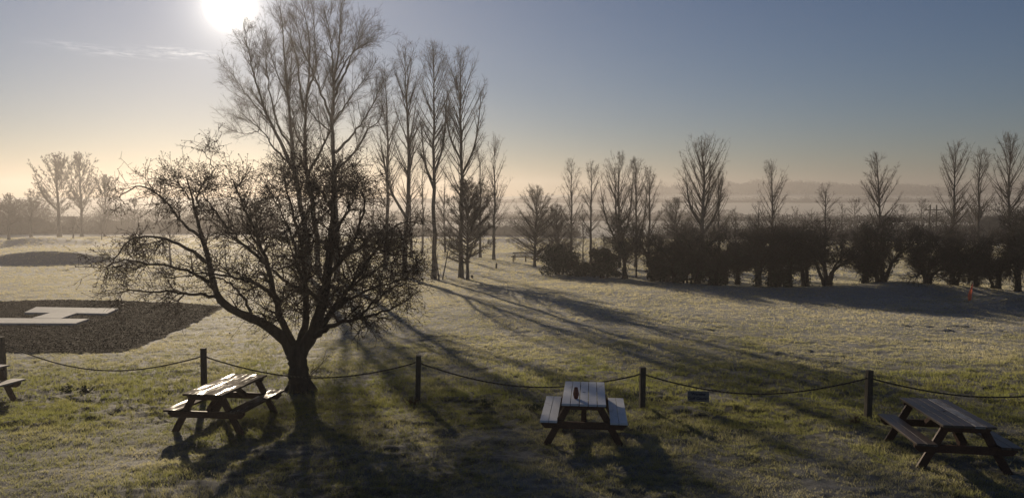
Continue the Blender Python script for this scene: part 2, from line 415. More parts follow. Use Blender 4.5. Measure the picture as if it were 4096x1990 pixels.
# ------------------------------------------------------------------ bark-chip bed and landing letter
def build_pad():
    m, t, b = mat('bark_chip', 0.9)
    g = N(t, 'ShaderNodeNewGeometry'); pos = g.outputs['Position']
    vor = N(t, 'ShaderNodeTexVoronoi'); vor.inputs['Scale'].default_value = 16; t.links.new(pos, vor.inputs['Vector'])
    f = noise(t, 5, 5, .7, pos)
    c = ramp(t, f, [(.3, (.010, .007, .006)), (.7, (.03, .021, .018))])
    c = MIX(t, M2(t, 'MULTIPLY', vor.outputs['Distance'], .6, clamp=True), c, (.016, .011, .009))
    b.inputs['Specular IOR Level'].default_value = .04
    t.links.new(c, b.inputs['Base Color']); bump(t, b, vor.outputs['Distance'], 1.0, .05)
    poly = np.array([p[:2] for p in MULCH]); c0 = poly.mean(0)
    # fine grid clipped to the outline
    x0, y0 = poly.min(0); x1, y1 = poly.max(0)
    xs = np.arange(x0, x1, .07); ys = np.arange(y0, y1, .07)
    X, Y = np.meshgrid(xs, ys)
    wob = .2 * fbm(X * 1.5, Y * 1.5, 90, 4)
    ins = in_poly(X + wob, Y + wob, MULCH)
    Z = gz(X, Y) + .03 + .05 * fbm(X * 6, Y * 6, 91, 3)
    nx = len(xs); I = np.arange(X.size).reshape(X.shape)
    k = ins[:-1, :-1] & ins[1:, :-1] & ins[:-1, 1:] & ins[1:, 1:]
    q = np.stack([I[:-1, :-1][k], I[:-1, 1:][k], I[1:, 1:][k], I[1:, :-1][k]], 1)
    used = np.unique(q); remap = np.zeros(X.size, int); remap[used] = np.arange(len(used))
    v = np.stack([X.ravel()[used], Y.ravel()[used], Z.ravel()[used]], 1)
    tag(link('bark_bed', mesh_np('bark_bed', v, remap[q], mats=[m], smooth_=True)), 'dark brown bark-chip bed around the pale letter', 'ground', kind='structure')
    rng = np.random.default_rng(8); n = 60000
    x = rng.uniform(x0, x1, n); y = rng.uniform(y0, y1, n); kk = in_poly(x + .1, y, MULCH); x = x[kk]; y = y[kk]
    cc = np.stack([x, y, gz(x, y) + .045 + .05 * fbm(x * 6, y * 6, 91, 3)], 1)
    v, q = leaves(cc, .024, rng, .3)
    m2, t2, b2 = mat('bark_flake', .55)
    g2 = N(t2, 'ShaderNodeNewGeometry')
    t2.links.new(ramp(t2, g2.outputs['Random Per Island'], [(0, (.006, .0032, .002)), (.92, (.016, .0095, .007)), (.985, (.06, .053, .047))]), b2.inputs['Base Color'])
    b2.inputs['Specular IOR Level'].default_value = .04; b2.inputs['Roughness'].default_value = .8
    tag(link('bark_chips', mesh_np('bark_chips', v, q, mats=[m2])), 'loose dark bark chips with a little rime', 'bark chips', kind='stuff')
    # the letter: pale slabs, an H lying on its side as seen from the terrace
    P = lambda u, v_: hit(u, v_)[:2]
    a = [P(145, 1239), P(474, 1245), P(429, 1265), P(98, 1258)]
    nb = [P(-160, 1277), P(356, 1287), P(303, 1307), P(-230, 1300)]
    st = [P(205, 1259), P(309, 1262), P(243, 1285), P(129, 1282)]
    mm, tt, bb = mat('pale_paving', .8)
    f = noise(tt, 6, 5, .6); f2 = noise(tt, .9, 3)
    tt.links.new(MIX(tt, f2, ramp(tt, f, [(.3, (.38, .38, .37)), (.7, (.62, .61, .60))]), (.36, .35, .34)), bb.inputs['Base Color'])
    bm = bmesh.new()
    def slab(pts, h):
        lo = [bm.verts.new((p[0], p[1], float(gz(p[0], p[1])) + .03)) for p in pts]
        hi = [bm.verts.new((p[0], p[1], float(gz(p[0], p[1])) + h)) for p in pts]
        bm.faces.new(hi); n_ = len(pts)
        for i in range(n_): bm.faces.new((lo[i], lo[(i + 1) % n_], hi[(i + 1) % n_], hi[i]))
    slab(a, .115); slab(nb, .115)
    slab(st, .111)
    bmesh.ops.recalc_face_normals(bm, faces=bm.faces)
    me = bpy.data.meshes.new('landing_letter'); bm.to_mesh(me); bm.free(); me.materials.append(mm)
    tag(link('landing_letter', me), 'large pale letter H of flat paving lying on the dark bark-chip bed', 'landing marker')
build_pad()

# ------------------------------------------------------------------ picnic tables
def plank_mat(name, wood1, wood2, frost, rough, fcol=(.46, .47, .49), lo=.25, spec=.5, wet=False):
    m, t, b = mat(name, rough)
    g = noise(t, 6, 5, .6, stretch=(9, .7, 9)); patch = noise(t, 3.2, 4, .65, stretch=(1.6, .7, 1)); sp = noise(t, 60, 3, .7)
    wood = ramp(t, g, [(.3, wood1), (.7, wood2)])
    f = M2(t, 'MULTIPLY', M2(t, 'ADD', M2(t, 'SUBTRACT', patch, 1.0 - frost), M2(t, 'MULTIPLY', M2(t, 'SUBTRACT', sp, .5), .4)), 5.0, clamp=True)
    ft = N(t, 'ShaderNodeMix'); 
    col = MIX(t, f, wood, MIX(t, sp, (fcol[0] * .75, fcol[1] * .75, fcol[2] * .75), fcol))
    t.links.new(col, b.inputs['Base Color']); t.nodes.remove(ft)
    r = M2(t, 'ADD', M2(t, 'MULTIPLY', f, max(0, .6 - rough)), M2(t, 'ADD', rough - .06, M2(t, 'MULTIPLY', g, .16)))
    if wet:                                        # pools of melt water lie along the grain between dry boards
        wp = noise(t, 2.3, 5, .6, stretch=(3.2, .55, 1)); k = M2(t, 'MULTIPLY', M2(t, 'SUBTRACT', wp, .475), 7.0, clamp=True)
        r = M2(t, 'SUBTRACT', .8, M2(t, 'MULTIPLY', k, .56))
        t.links.new(M2(t, 'ADD', .08, M2(t, 'MULTIPLY', k, .4)), b.inputs['Specular IOR Level'])
    t.links.new(r, b.inputs['Roughness'])
    if not wet: b.inputs['Specular IOR Level'].default_value = spec
    bump(t, b, g, .25, .004)
    return m
M_FRAME = plank_mat('stained_frame', (.05, .022, .014), (.11, .052, .032), .1, .6, spec=.25)
M_WET = plank_mat('wet_planks', (.05, .028, .02), (.11, .07, .05), .28, .24, (.2, .18, .16), spec=.35, wet=True)
M_FROST = plank_mat('frosted_planks', (.28, .27, .27), (.4, .39, .39), .78, .6, (.70, .71, .74), spec=.3)
M_DARK = plank_mat('dark_planks', (.035, .024, .02), (.08, .055, .045), .40, .42, (.3, .29, .28), spec=.5)
M_HALF = plank_mat('half_frosted_planks', (.09, .07, .06), (.2, .17, .15), .60, .5, (.42, .41, .40), spec=.4)
M_EDGE = plank_mat('rimed_edge', (.2, .18, .16), (.3, .28, .25), .6, .6)

def box(bm, x0, x1, y0, y1, z0, z1, mi=0, bev=.004):
    vs = [bm.verts.new(p) for p in ((x0, y0, z0), (x1, y0, z0), (x1, y1, z0), (x0, y1, z0), (x0, y0, z1), (x1, y0, z1), (x1, y1, z1), (x0, y1, z1))]
    fs = [bm.faces.new([vs[i] for i in f]) for f in ((3, 2, 1, 0), (4, 5, 6, 7), (0, 1, 5, 4), (1, 2, 6, 5), (2, 3, 7, 6), (3, 0, 4, 7))]
    for f in fs: f.material_index = mi
    if bev:
        r = bmesh.ops.bevel(bm, geom=list({e for f in fs for e in f.edges}), offset=bev, segments=2, affect='EDGES', profile=.6)
        for f in r['faces']: f.material_index = mi
def prism(bm, prof, y0, y1, mi=0, bev=.004):       # profile in x,z extruded along y
    a = [bm.verts.new((p[0], y0, p[1])) for p in prof]; b_ = [bm.verts.new((p[0], y1, p[1])) for p in prof]
    n = len(prof); fs = [bm.faces.new(a), bm.faces.new(b_[::-1])]
    for i in range(n): fs.append(bm.faces.new((a[(i + 1) % n], a[i], b_[i], b_[(i + 1) % n])))
    for f in fs: f.material_index = mi
    bmesh.ops.recalc_face_normals(bm, faces=fs)
    if bev: bmesh.ops.bevel(bm, geom=list({e for f in fs for e in f.edges}), offset=bev, segments=1, affect='EDGES')
def fin(bm, name, mats, parent, smooth_=False):
    me = bpy.data.meshes.new(name); bm.to_mesh(me); bm.free()
    for m in mats: me.materials.append(m)
    if smooth_:
        for p in me.polygons: p.use_smooth = True
    return link(name, me, parent)
def picnic_table(cx, cy, az, label, topmats, seatmats, L=1.9, seed=0):
    rng = random.Random(seed)
    z = float(gz(cx, cy)); dz = (float(gz(cx, cy + .8)) - float(gz(cx, cy - .8))) / 1.6
    r = empty('picnic_table', (cx, cy, z - .01), -az); r.rotation_euler = (math.atan(dz), 0, -az)
    tag(r, label, 'picnic table', 'picnic tables on the lawn')
    h = L / 2
    bm = bmesh.new()
    for k in range(5):
        x = -.375 + k * .1525 + rng.uniform(-.001, .001); e = rng.uniform(-.008, .008); dzp = rng.uniform(0, .003)
        if k == 2:                                  # parasol hole in the middle plank
            box(bm, x, x + .14, -h + e, -.03, .712 + dzp, .75 + dzp, k); box(bm, x, x + .14, .03, h + e, .712 + dzp, .75 + dzp, k)
            box(bm, x, x + .045, -.0298, .0298, .712 + dzp, .75 + dzp, k, 0); box(bm, x + .095, x + .14, -.0298, .0298, .712 + dzp, .75 + dzp, k, 0)
        else:
            box(bm, x, x + .14, -h + e, h + e, .712 + dzp, .75 + dzp, k)
    fin(bm, 'tabletop', topmats, r)
    for s in (-1, 1):
        bm = bmesh.new()
        for k in range(2):
            x = .45 + k * .15; e = rng.uniform(-.008, .008)
            a, b_ = (x, x + .142) if s > 0 else (-x - .142, -x)
            box(bm, a, b_, -h + e, h + e, .414, .452, k)
        fin(bm, 'seat', seatmats, r)
    for ys in (-1, 1):
        y = ys * (h - .17)
        bm = bmesh.new(); prism(bm, [(-.73, .412), (.73, .412), (.73, .36), (.66, .292), (-.66, .292), (-.73, .36)], y, y + ys * .05)
        fin(bm, 'cross_beam', [M_FRAME], r)
        bm = bmesh.new(); prism(bm, [(-.36, .710), (.36, .710), (.36, .67), (.31, .62), (-.31, .62), (-.36, .67)], y, y + ys * .045)
        fin(bm, 'top_batten', [M_FRAME], r)
        for s in (-1, 1):
            bm = bmesh.new(); yy = y - ys * .002
            prism(bm, [(s * .18, .709), (s * .315, .709), (s * .73, -.06), (s * .595, -.06)], yy - ys * .05, yy)
            fin(bm, 'leg', [M_FRAME], r)
        bm = bmesh.new(); yb = ys * (h - .224)
        vs = [(yb, .33), (yb, .43), (ys * .22, .708), (ys * .12, .708)]
        a = [bm.verts.new((-.045, p[0], p[1])) for p in vs]; b_ = [bm.verts.new((.045, p[0], p[1])) for p in vs]
        bm.faces.new(a); bm.faces.new(b_[::-1])
        for i in range(4): bm.faces.new((a[(i + 1) % 4], a[i], b_[i], b_[(i + 1) % 4]))
        bmesh.ops.recalc_face_normals(bm, faces=bm.faces)
        fin(bm, 'brace', [M_FRAME], r)
    return r
R = math.radians
picnic_table(-5.46, 14.35, R(6), 'wet brown picnic table with sun glare on its planks, left of the hawthorn', [M_WET] * 5, [M_WET] * 2, seed=1)
T_MID = picnic_table(1.31, 13.6, R(6), 'white frosted picnic table with a red-brown pot on top', [M_FROST] * 5, [M_FROST] * 2, seed=2)
picnic_table(7.04, 12.16, R(9.0), 'dark picnic table with one frosted plank in its top, at the right', [M_DARK, M_DARK, M_DARK, M_HALF, M_DARK], [M_DARK] * 2, seed=3)
picnic_table(-11.45, 15.5, R(6), 'picnic table cut off by the left edge of the view, only a bench end showing', [M_HALF] * 5, [M_HALF] * 2, seed=4)

def build_pot():
    prof = [(a * .60, z * .78) for a, z in ((.0, 0), (.052, 0), (.058, .006), (.078, .06), (.088, .10), (.086, .125), (.066, .20), (.052, .245), (.050, .252), (.044, .250), (.044, .23), (.0, .23))]
    n = 28; v = []; q = []
    for r_, z in prof:
        for k in range(n): v.append((max(r_, .0005) * math.cos(2 * math.pi * k / n), max(r_, .0005) * math.sin(2 * math.pi * k / n), z))
    for i in range(len(prof) - 1):
        for k in range(n): q.append((i * n + k, i * n + (k + 1) % n, (i + 1) * n + (k + 1) % n, (i + 1) * n + k))
    m, t, b = mat('red_glaze', .35); f = noise(t, 14, 4)
    t.links.new(ramp(t, f, [(.3, (.11, .022, .012)), (.7, (.18, .038, .02))]), b.inputs['Base Color'])
    c = hit(2304, 1592, None, .745)
    body = link('pot', mesh_np('pot', np.array(v), np.array(q), mats=[m], smooth_=True), None, (c[0], c[1], c[2] + .0))
    tag(body, 'small red-brown pot standing on the frosted picnic table', 'pot')
    return body
POT = build_pot()

# ------------------------------------------------------------------ rope fence
M_POST, _t, _b = mat('post_wood', .8)
_f = noise(_t, 7, 5, .6, stretch=(3, 3, .5)); _t.links.new(ramp(_t, _f, [(.3, (.045, .035, .025)), (.7, (.10, .085, .06))]), _b.inputs['Base Color']); bump(_t, _b, _f, .4, .01)
M_ROPE, _t, _b = mat('rope_fibre', .9)
_w = N(_t, 'ShaderNodeTexWave'); _w.inputs['Scale'].default_value = 18; _w.inputs['Distortion'].default_value = 1.5
_t.links.new(ramp(_t, _w.outputs[0], [(.2, (.05, .04, .028)), (.8, (.11, .09, .065))]), _b.inputs['Base Color']); bump(_t, _b, _w.outputs[0], .6, .01)
POSTS = [(10, 952, 846, 'left fence post beside the cut-off picnic table'), (514, 1000, 875, 'rope fence post directly behind the wet picnic table'),
         (1051, 1004, 893, 'rope fence post between the hawthorn and the frosted table, casting a long shadow'),
         (1615, 1028, 923, 'rope fence post next to the white warning sign'), (2183, 1048, 931, 'rope fence post just left of the dark picnic table'),
         (2790, 1068, 945, 'end post of the rope fence beyond the right edge')]
tops = []
for i, (x, yb, yt, lab) in enumerate(POSTS):
    p = hitD(x, yb); h = 0.97 if i else 1.0
    t = at(x, yt, p[1]); h = max(.85, min(1.15, t[2] - p[2]))
    bm = bmesh.new(); w = .055
    box(bm, -w, w, -w, w, -.25, h, 0, .008)
    for v in bm.verts:
        if v.co.z > h - .02: v.co.z += .012 * (1 - abs(v.co.x) / w)
    me = bpy.data.meshes.new('fence_post'); bm.to_mesh(me); bm.free(); me.materials.append(M_POST)
    o = link('fence_post', me, None, (p[0], p[1], p[2])); o.rotation_euler = (R(random.Random(i).uniform(-1.5, 1.5)), R((-.5, .3, 1.6, .6, .8, 0)[i]), R(4 + i))
    tag(o, lab, 'fence post', 'square posts of the rope fence')
    tops.append(np.array([p[0], p[1], p[2] + h * .84]))
SAG = [(930, 'rope swag nearest the landing letter'), (949, 'rope swag passing in front of the hawthorn trunk'), (972, 'rope swag dipping behind the frosted picnic table'),
       (990, 'rope swag carrying the white warning sign'), (998, 'rope swag passing behind the dark picnic table')]
SIGN_AT = None
for i in range(5):
    a, b_ = tops[i], tops[i + 1]; n = 40; t = np.linspace(0, 1, n)
    P = a[None] * (1 - t)[:, None] + b_[None] * t[:, None]
    mid = (a + b_) / 2; zlow = at(0, SAG[i][0], mid[1])[2]; sag = max(.15, mid[2] - zlow)
    P[:, 2] -= sag * 4 * t * (1 - t) * (1 + .12 * (np.sin(np.pi * t) - 1))
    P[:, 1] += 0.0
    d = (b_ - a) / np.linalg.norm(b_ - a); P[0] += d * .045; P[-1] -= d * .045
    v, q = tubes(P[None], np.full((1, n), .0155), 8)
    tag(link('fence_rope', mesh_np('fence_rope', v, q, mats=[M_ROPE], smooth_=True)), 'thick sagging ' + SAG[i][1], 'rope', 'sagging ropes of the fence')
    if i == 3: ROPE3 = P

def build_sign():
    # hangs from the rope by two ties
    xs = at(1758, 990, ROPE3[:, 1].mean())[0]; k = np.argmin(abs(ROPE3[:, 0] - xs)); c = ROPE3[k]
    d = ROPE3[k + 2] - ROPE3[k - 2]; rz = math.atan2(d[1], d[0])
    r = empty('warning_sign', (c[0], c[1], c[2] - .06), rz); tag(r, 'small white warning sign with two lines of dark lettering under the rope', 'sign')
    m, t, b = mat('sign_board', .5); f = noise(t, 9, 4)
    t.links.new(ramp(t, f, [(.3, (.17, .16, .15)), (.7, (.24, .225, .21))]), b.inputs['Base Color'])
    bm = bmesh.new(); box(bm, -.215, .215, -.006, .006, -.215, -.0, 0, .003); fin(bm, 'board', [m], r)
    mk, t, b = mat('sign_ink', .6); f = noise(t, 30, 2); t.links.new(ramp(t, f, [(.3, (.012, .014, .03)), (.7, (.02, .022, .045))]), b.inputs['Base Color'])
    for k_, (txt, z, sz) in enumerate((('Warning', -.085, .080), ('Golf Course', -.175, .080))):
        cu = bpy.data.curves.new('lettering', 'FONT'); cu.body = txt; cu.size = sz; cu.align_x = 'CENTER'; cu.extrude = .001; cu.offset = .0025
        tmp = bpy.data.objects.new('lettering_tmp', cu); COL.objects.link(tmp)
        bpy.context.view_layer.update()
        me = bpy.data.meshes.new_from_object(tmp.evaluated_get(bpy.context.evaluated_depsgraph_get())); bpy.data.objects.remove(tmp)
        me.name = 'lettering'; me.materials.clear(); me.materials.append(mk)
        o = link('lettering', me, r, (0, -.0085, z)); o.rotation_euler = (math.pi / 2, 0, 0)
    for s in (-1, 1):
        pts = np.array([[[s * .17, 0, -.012], [s * .17, 0, .03], [s * .17, 0, .06 + s * .0]]])
        v, q = tubes(pts, np.full((1, 3), .004), 6); link('tie', mesh_np('tie', v, q, mats=[M_ROPE]), r)
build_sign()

# ------------------------------------------------------------------ trees
def tree_obj(name, base, label, cat, group, trunk, crown, tm, cm, extra=None):
    r = empty(name, tuple(base)); tag(r, label, cat, group)
    b = np.asarray(base)
    v, q = trunk; link('trunk', mesh_np('trunk', v - b, q, mats=[tm], smooth_=True), r)
    if crown is not None: v, q = crown; link('crown', mesh_np('crown', v - b, q, mats=[cm]), r)
    if extra is not None:
        nm, (v, q), em = extra; link(nm, mesh_np(nm, v - b, q, mats=[em]), r)
    return r

def hawthorn():
    rng = np.random.default_rng(11)
    b = hitD(757, 984); D0 = b[1]
    k = lambda pts: np.array([at(x, y, D0 + o) for x, y, o in pts])
    L = []
    def limb(pts, r0, r1): L.append((k(pts), r0, r1))
    limb([(757, 1000, 0), (754, 960, 0), (751, 925, 0), (746, 890, 0), (741, 862, .02)], .26, .22)
    limb([(750, 900, 0), (722, 862, 0), (690, 832, 0), (640, 802, -.1), (595, 784, -.2), (555, 755, -.3), (537, 715, -.3), (527, 660, -.2), (510, 600, -.1), (492, 540, 0), (478, 478, .1), (470, 450, .1)], .19, .018)
    limb([(548, 745, -.3), (480, 738, -.6), (400, 735, -.9), (320, 729, -1.1), (292, 738, -1.15)], .05, .014)
    limb([(527, 662, -.2), (470, 625, -.1), (400, 597, .1), (335, 600, .3), (295, 640, .4), (272, 672, .45)], .055, .014)
    limb([(512, 606, -.1), (460, 560, .3), (410, 500, .6), (360, 468, .8), (318, 480, .9), (296, 500, .95)], .05, .014)
    limb([(492, 545, 0), (500, 480, -.3), (536, 430, -.4), (518, 388, -.5), (498, 377, -.5)], .035, .008)
    limb([(537, 715, -.3), (470, 680, -.9), (390, 665, -1.3), (320, 655, -1.5), (268, 668, -1.6)], .055, .013)
    limb([(478, 500, .1), (440, 455, .2), (405, 455, .2)], .025, .008)
    limb([(745, 880, 0), (712, 815, -.4), (692, 740, -.7), (672, 660, -.9), (642, 580, -1.0), (612, 520, -1.0), (590, 452, -1.0)], .12, .015)
    limb([(692, 745, -.7), (640, 712, -1.1), (570, 695, -1.4), (490, 690, -1.7), (420, 700, -1.9)], .06, .01)
    limb([(672, 665, -.9), (620, 620, -1.2), (560, 560, -1.3), (520, 500, -1.2), (470, 470, -1.0)], .05, .01)
    limb([(750, 885, 0), (766, 800, .5), (770, 720, .8), (760, 640, 1.0), (745, 560, 1.1), (722, 480, 1.2), (712, 425, 1.2)], .12, .015)
    limb([(766, 740, .7), (700, 690, 1.2), (640, 620, 1.6), (590, 570, 1.8), (560, 520, 1.9)], .06, .01)
    limb([(752, 895, 0), (790, 830, .05), (812, 760, .1), (822, 690, .1), (833, 600, .0), (838, 520, -.1), (842, 450, -.1), (850, 412, -.1)], .21, .03)
    limb([(838, 530, -.1), (800, 470, -.3), (775, 430, -.4), (765, 405, -.4)], .045, .01)
    limb([(833, 600, 0), (880, 520, .3), (905, 460, .4), (925, 440, .4)], .06, .012)
    limb([(770, 868, 0), (830, 792, .4), (880, 722, .8), (922, 662, 1.1), (962, 602, 1.3), (1000, 562, 1.4), (1045, 560, 1.4)], .12, .012)
    limb([(790, 845, 0), (842, 815, -.6), (902, 800, -1.1), (965, 782, -1.4), (1030, 752, -1.6), (1055, 735, -1.6)], .09, .01)
    limb([(820, 700, .1), (870, 640, -.6), (905, 565, -1.1), (915, 490, -1.3), (900, 430, -1.3)], .08, .012)
    limb([(812, 765, .1), (760, 700, -1.0), (735, 600, -1.6), (705, 530, -1.8), (668, 470, -1.8)], .07, .012)
    limb([(795, 825, 0), (860, 765, .9), (942, 722, 1.4), (1022, 702, 1.7), (1070, 700, 1.8)], .08, .01)
    limb([(870, 640, -.6), (930, 620, -1.3), (990, 640, -1.7), (1050, 650, -1.8)], .05, .01)
    limb([(905, 800, -1.1), (940, 760, -1.6), (1000, 720, -2.0), (1060, 715, -2.2)], .04, .01)
    limb([(735, 600, -1.6), (770, 540, -2.0), (800, 480, -2.2)], .04, .01)
    limb([(760, 640, 1.0), (800, 560, 1.7), (850, 500, 2.0), (880, 450, 2.1)], .05, .01)
    limb([(880, 722, .8), (930, 690, 1.6), (980, 660, 2.0), (1030, 640, 2.2)], .05, .01)
    limb([(640, 802, -.1), (610, 745, .6), (570, 705, 1.0), (520, 690, 1.3), (450, 660, 1.5)], .05, .01)
    K = 22; P = []; Rr = []; prob = []
    for pl, r0, r1 in L:
        p = resample(pl, K, rng, .018 if r0 < .15 else .008); P.append(p)
        Rr.append((r0 + (r1 - r0) * np.linspace(0, 1, K) ** .7) * (.86 if len(Rr) else .95))
    P = np.array(P); Rr = np.array(Rr)
    tr = [tubes(P, Rr * (1 + .08 * rng.normal(size=Rr.shape) * (Rr > .04)), 9)]
    # root flare
    fl = []
    for a in np.linspace(0, 2 * math.pi, 6, endpoint=False):
        fl.append(np.array([b + [0, 0, .35], b + [.2 * math.cos(a), .2 * math.sin(a), .12], b + [.38 * math.cos(a), .38 * math.sin(a), -.05]]))
    tr.append(tubes(np.array(fl), np.tile([.15, .12, .06], (6, 1)), 7))
    w = plen(P[1:]) * np.where(P[1:, -1, 0] < b[0] - 2.0, .75, 1.15) * np.where(P[1:, 10, 2] < 2.2, .8, 1.1); w = w / w.sum()
    up = (0, 0, 1)
    _, t, p, r, d = spawn(P[1:], Rr[1:], 520, .18, 1.0, .85, .25, rng, prob=w)
    kp = rng.uniform(size=len(p)) < np.where((p[:, 0] < b[0] - .9) & (p[:, 2] > b[2] + 2.3), .55, np.where(p[:, 0] > b[0] + .7, .62, .9))
    t, p, r, d = t[kp], p[kp], r[kp], d[kp]
    ln = rng.uniform(.4, 1.15, len(p)) * (1.1 - .72 * t) * np.where(p[:, 0] < b[0] - 1.2, .8, 1.0)
    d[:, 2] += .15; d /= np.linalg.norm(d, axis=1, keepdims=True)
    P1, R1 = grow(p, d, ln, np.minimum(r * .55, .022), np.full(len(p), .005), 10, .13, rng, -.012)
    ok = P1[:, -1, 2] > b[2] + np.where(P1[:, -1, 0] < b[0] - 1.0, 1.85, 1.0); P1, R1 = P1[ok], R1[ok]
    _, t, p, r, d = spawn(P1, R1, 11, .08, 1.0, .9, .3, rng)
    P2, R2 = grow(p, d, rng.uniform(.25, .7, len(p)), np.minimum(r * .7, .010), np.full(len(p), .0035), 6, .15, rng, -.02)
    _, t, p, r, d = spawn(P2, R2, 6, .1, 1.0, 1.05, .3, rng)
    P3, R3 = grow(p, d, rng.uniform(.06, .24, len(p)), np.full(len(p), .004), np.full(len(p), .0025), 3, .3, rng, .03)
    # basal shoots
    bs = np.repeat((b + np.array([.18, -.02, .35]))[None], 5, 0); bd = rng.normal(size=(5, 3)) * .5 + np.array([1.0, 0, .35]); bd /= np.linalg.norm(bd, axis=1, keepdims=True)
    PB, RB = grow(bs, bd, rng.uniform(.4, .9, 5), np.full(5, .008), np.full(5, .003), 8, .25, rng, .05)
    _, t, p, r, d = spawn(PB, RB, 6, .2, 1, .9, .3, rng); PB2, RB2 = grow(p, d, rng.uniform(.1, .3, len(p)), np.full(len(p), .004), np.full(len(p), .002), 4, .3, rng)
    cr = [tubes(P1, R1, 4), tubes(P2, R2, 3), tubes(P3, R3, 3), tubes(PB, RB, 4), tubes(PB2, RB2, 3)]
    c = np.concatenate([P2[:, -1], P2[:, 3], P3[:, -1][rng.uniform(size=len(P3)) < .55]])
    lv = leaves(c + rng.normal(size=c.shape) * .008, .021, rng)
    r = tree_obj('hawthorn_tree', b, 'big gnarled bare hawthorn with a dark spreading crown behind the rope', 'tree', None, combine(tr), combine(cr), M_HAW, M_HAWT, ('withered_leaves', lv, M_BUD))
hawthorn()

def fine_twigs(P, R, rng, n2, l2, n3, l3, up, rmin, a2=.52, a3=.5):
    L = plen(P); pr = L ** .85; pr /= pr.sum()
    k, t, p, r, d = spawn(P, R, n2 * len(P), .12, 1.0, a2, .2, rng, prob=pr)
    P2, R2 = grow(p, d, rng.uniform(.6, 1.2, len(p)) * np.minimum(l2, L[k] * .55) * (1.1 - .5 * t), np.minimum(r * .6, rmin * 2.2), np.full(len(p), rmin), 6, .06, rng, up)
    out = [tubes(P2, R2, 3)]
    if n3:
        _, t, p, r, d = spawn(P2, R2, n3, .15, 1.0, a3, .2, rng)
        P3, R3 = grow(p, d, rng.uniform(.5, 1.2, len(p)) * l3, np.full(len(p), rmin), np.full(len(p), rmin * .6), 3, .08, rng, up * 1.3)
        out.append(tubes(P3, R3, 3))
    return out

GP = 'bare poplars'
def broad_poplar(base, limbs, label, seed, depth):
    rng = np.random.default_rng(seed); K = 20; P = []; Rr = []
    for pts, r0, r1 in limbs:
        P.append(resample(np.array([at(x, y, depth + o) for x, y, o in pts]), K, rng, .03)); Rr.append(r0 + (r1 - r0) * np.linspace(0, 1, K) ** .8)
    P = np.array(P); Rr = np.array(Rr)
    w = plen(P); w /= w.sum()
    _, t, p, r, d = spawn(P, Rr, 21 * len(limbs), .28, 1.0, .6, .15, rng, prob=w)
    d[:, 2] += .1; d /= np.linalg.norm(d, axis=1, keepdims=True)
    P1, R1 = grow(p, d, rng.uniform(1.2, 3.6, len(p)) * (1.25 - .75 * t), np.minimum(r * .45, .032), np.full(len(p), .0045), 10, .03, rng, .045)
    cr = [tubes(P1, R1, 4)] + fine_twigs(P1, R1, rng, 15, .8, 6, .32, .035, .0030, .68, .6)
    # direct twigs on upper limbs
    _, t, p, r, d = spawn(P, Rr, 30 * len(limbs), .6, 1.0, .55, .15, rng, prob=w)
    PX, RX = grow(p, d, rng.uniform(.5, 1.4, len(p)), np.full(len(p), .008), np.full(len(p), .004), 6, .06, rng, .06)
    cr += [tubes(PX, RX, 3)] + fine_twigs(PX, RX, rng, 6, .4, 0, 0, .04, .004)
    tree_obj('poplar_tree', base, label, 'tree', GP, tubes(P, Rr, 8), combine(cr), M_POP, M_TWIG)
C5 = lambda x, y, o=0: ((800 + .559 * x) / DS, (.559 * y) / DS, o)
DB = 50.0
def bz(x, depth):
    p = at(x, 600, depth); return np.array([p[0], depth, float(gz(p[0], depth))])
def root(x, depth):                                  # base as a view coordinate
    b = bz(x, depth); v = (b - np.array([0, 0, HC])); zc = v @ FWD
    return ((CX + F * v[0] / zc) / DS, (CY - F * (v @ UP) / zc) / DS, 0)
b1 = root(772, DB); b2 = root(800, DB + 2); b3 = root(846, DB - 1)
broad_poplar(bz(772, DB), [
    ([b1, (771, 600, 0), C5(680, 1250), C5(660, 1100), C5(645, 900), C5(625, 650), C5(605, 400), C5(590, 200), C5(565, 40)], .24, .02),
    ([C5(668, 1215), C5(570, 1000, .6), C5(480, 830, 1.), C5(420, 650, 1.2), C5(380, 500, 1.3), C5(340, 330, 1.3), C5(310, 170, 1.3)], .15, .015),
    ([C5(640, 1175, .2), C5(520, 1040, -1), C5(440, 930, -1.8), C5(350, 860, -2.2), C5(270, 790, -2.4)], .08, .012),
    ([C5(655, 1050), C5(560, 900, -1), C5(500, 650, -1.6), C5(480, 480, -1.8), C5(470, 280, -1.9)], .09, .012),
    ([C5(630, 700), C5(560, 540, 1), C5(500, 380, 1.6), C5(470, 220, 1.8)], .06, .012),
    ([C5(500, 870, 1.), C5(380, 740, 2), C5(290, 620, 2.6), C5(220, 520, 2.9)], .06, .012),
    ([C5(430, 930, -1.8), C5(330, 960, -2.4), C5(230, 930, -2.6)], .04, .01),
    ], 'tall spreading bare poplar leaning out to the left under the sun', 21, DB)
broad_poplar(bz(800, DB + 2), [
    ([b2, (797, 600, 0), C5(768, 1250), C5(755, 1050), C5(750, 850), C5(770, 650), C5(785, 430), C5(770, 250), C5(735, 30)], .21, .02),
    ([C5(750, 800), C5(710, 600, .8), C5(700, 450, 1.1), C5(660, 300, 1.2), C5(630, 100, 1.2)], .10, .013),
    ([C5(770, 1235), C5(800, 1195, -.6), C5(880, 1040, -1.2), C5(930, 930, -1.6), C5(960, 700, -1.9), C5(880, 450, -2)], .11, .012),
    ([C5(752, 1060), C5(690, 960, 1.2), C5(640, 800, 1.8), C5(650, 560, 2.2), C5(655, 350, 2.3)], .07, .012),
    ([C5(770, 650), C5(830, 480, -.8), C5(820, 250, -1.2), C5(810, 30, -1.3)], .08, .012),
    ], 'tall upright bare poplar between the two forked ones, behind the hawthorn', 22, DB + 2)
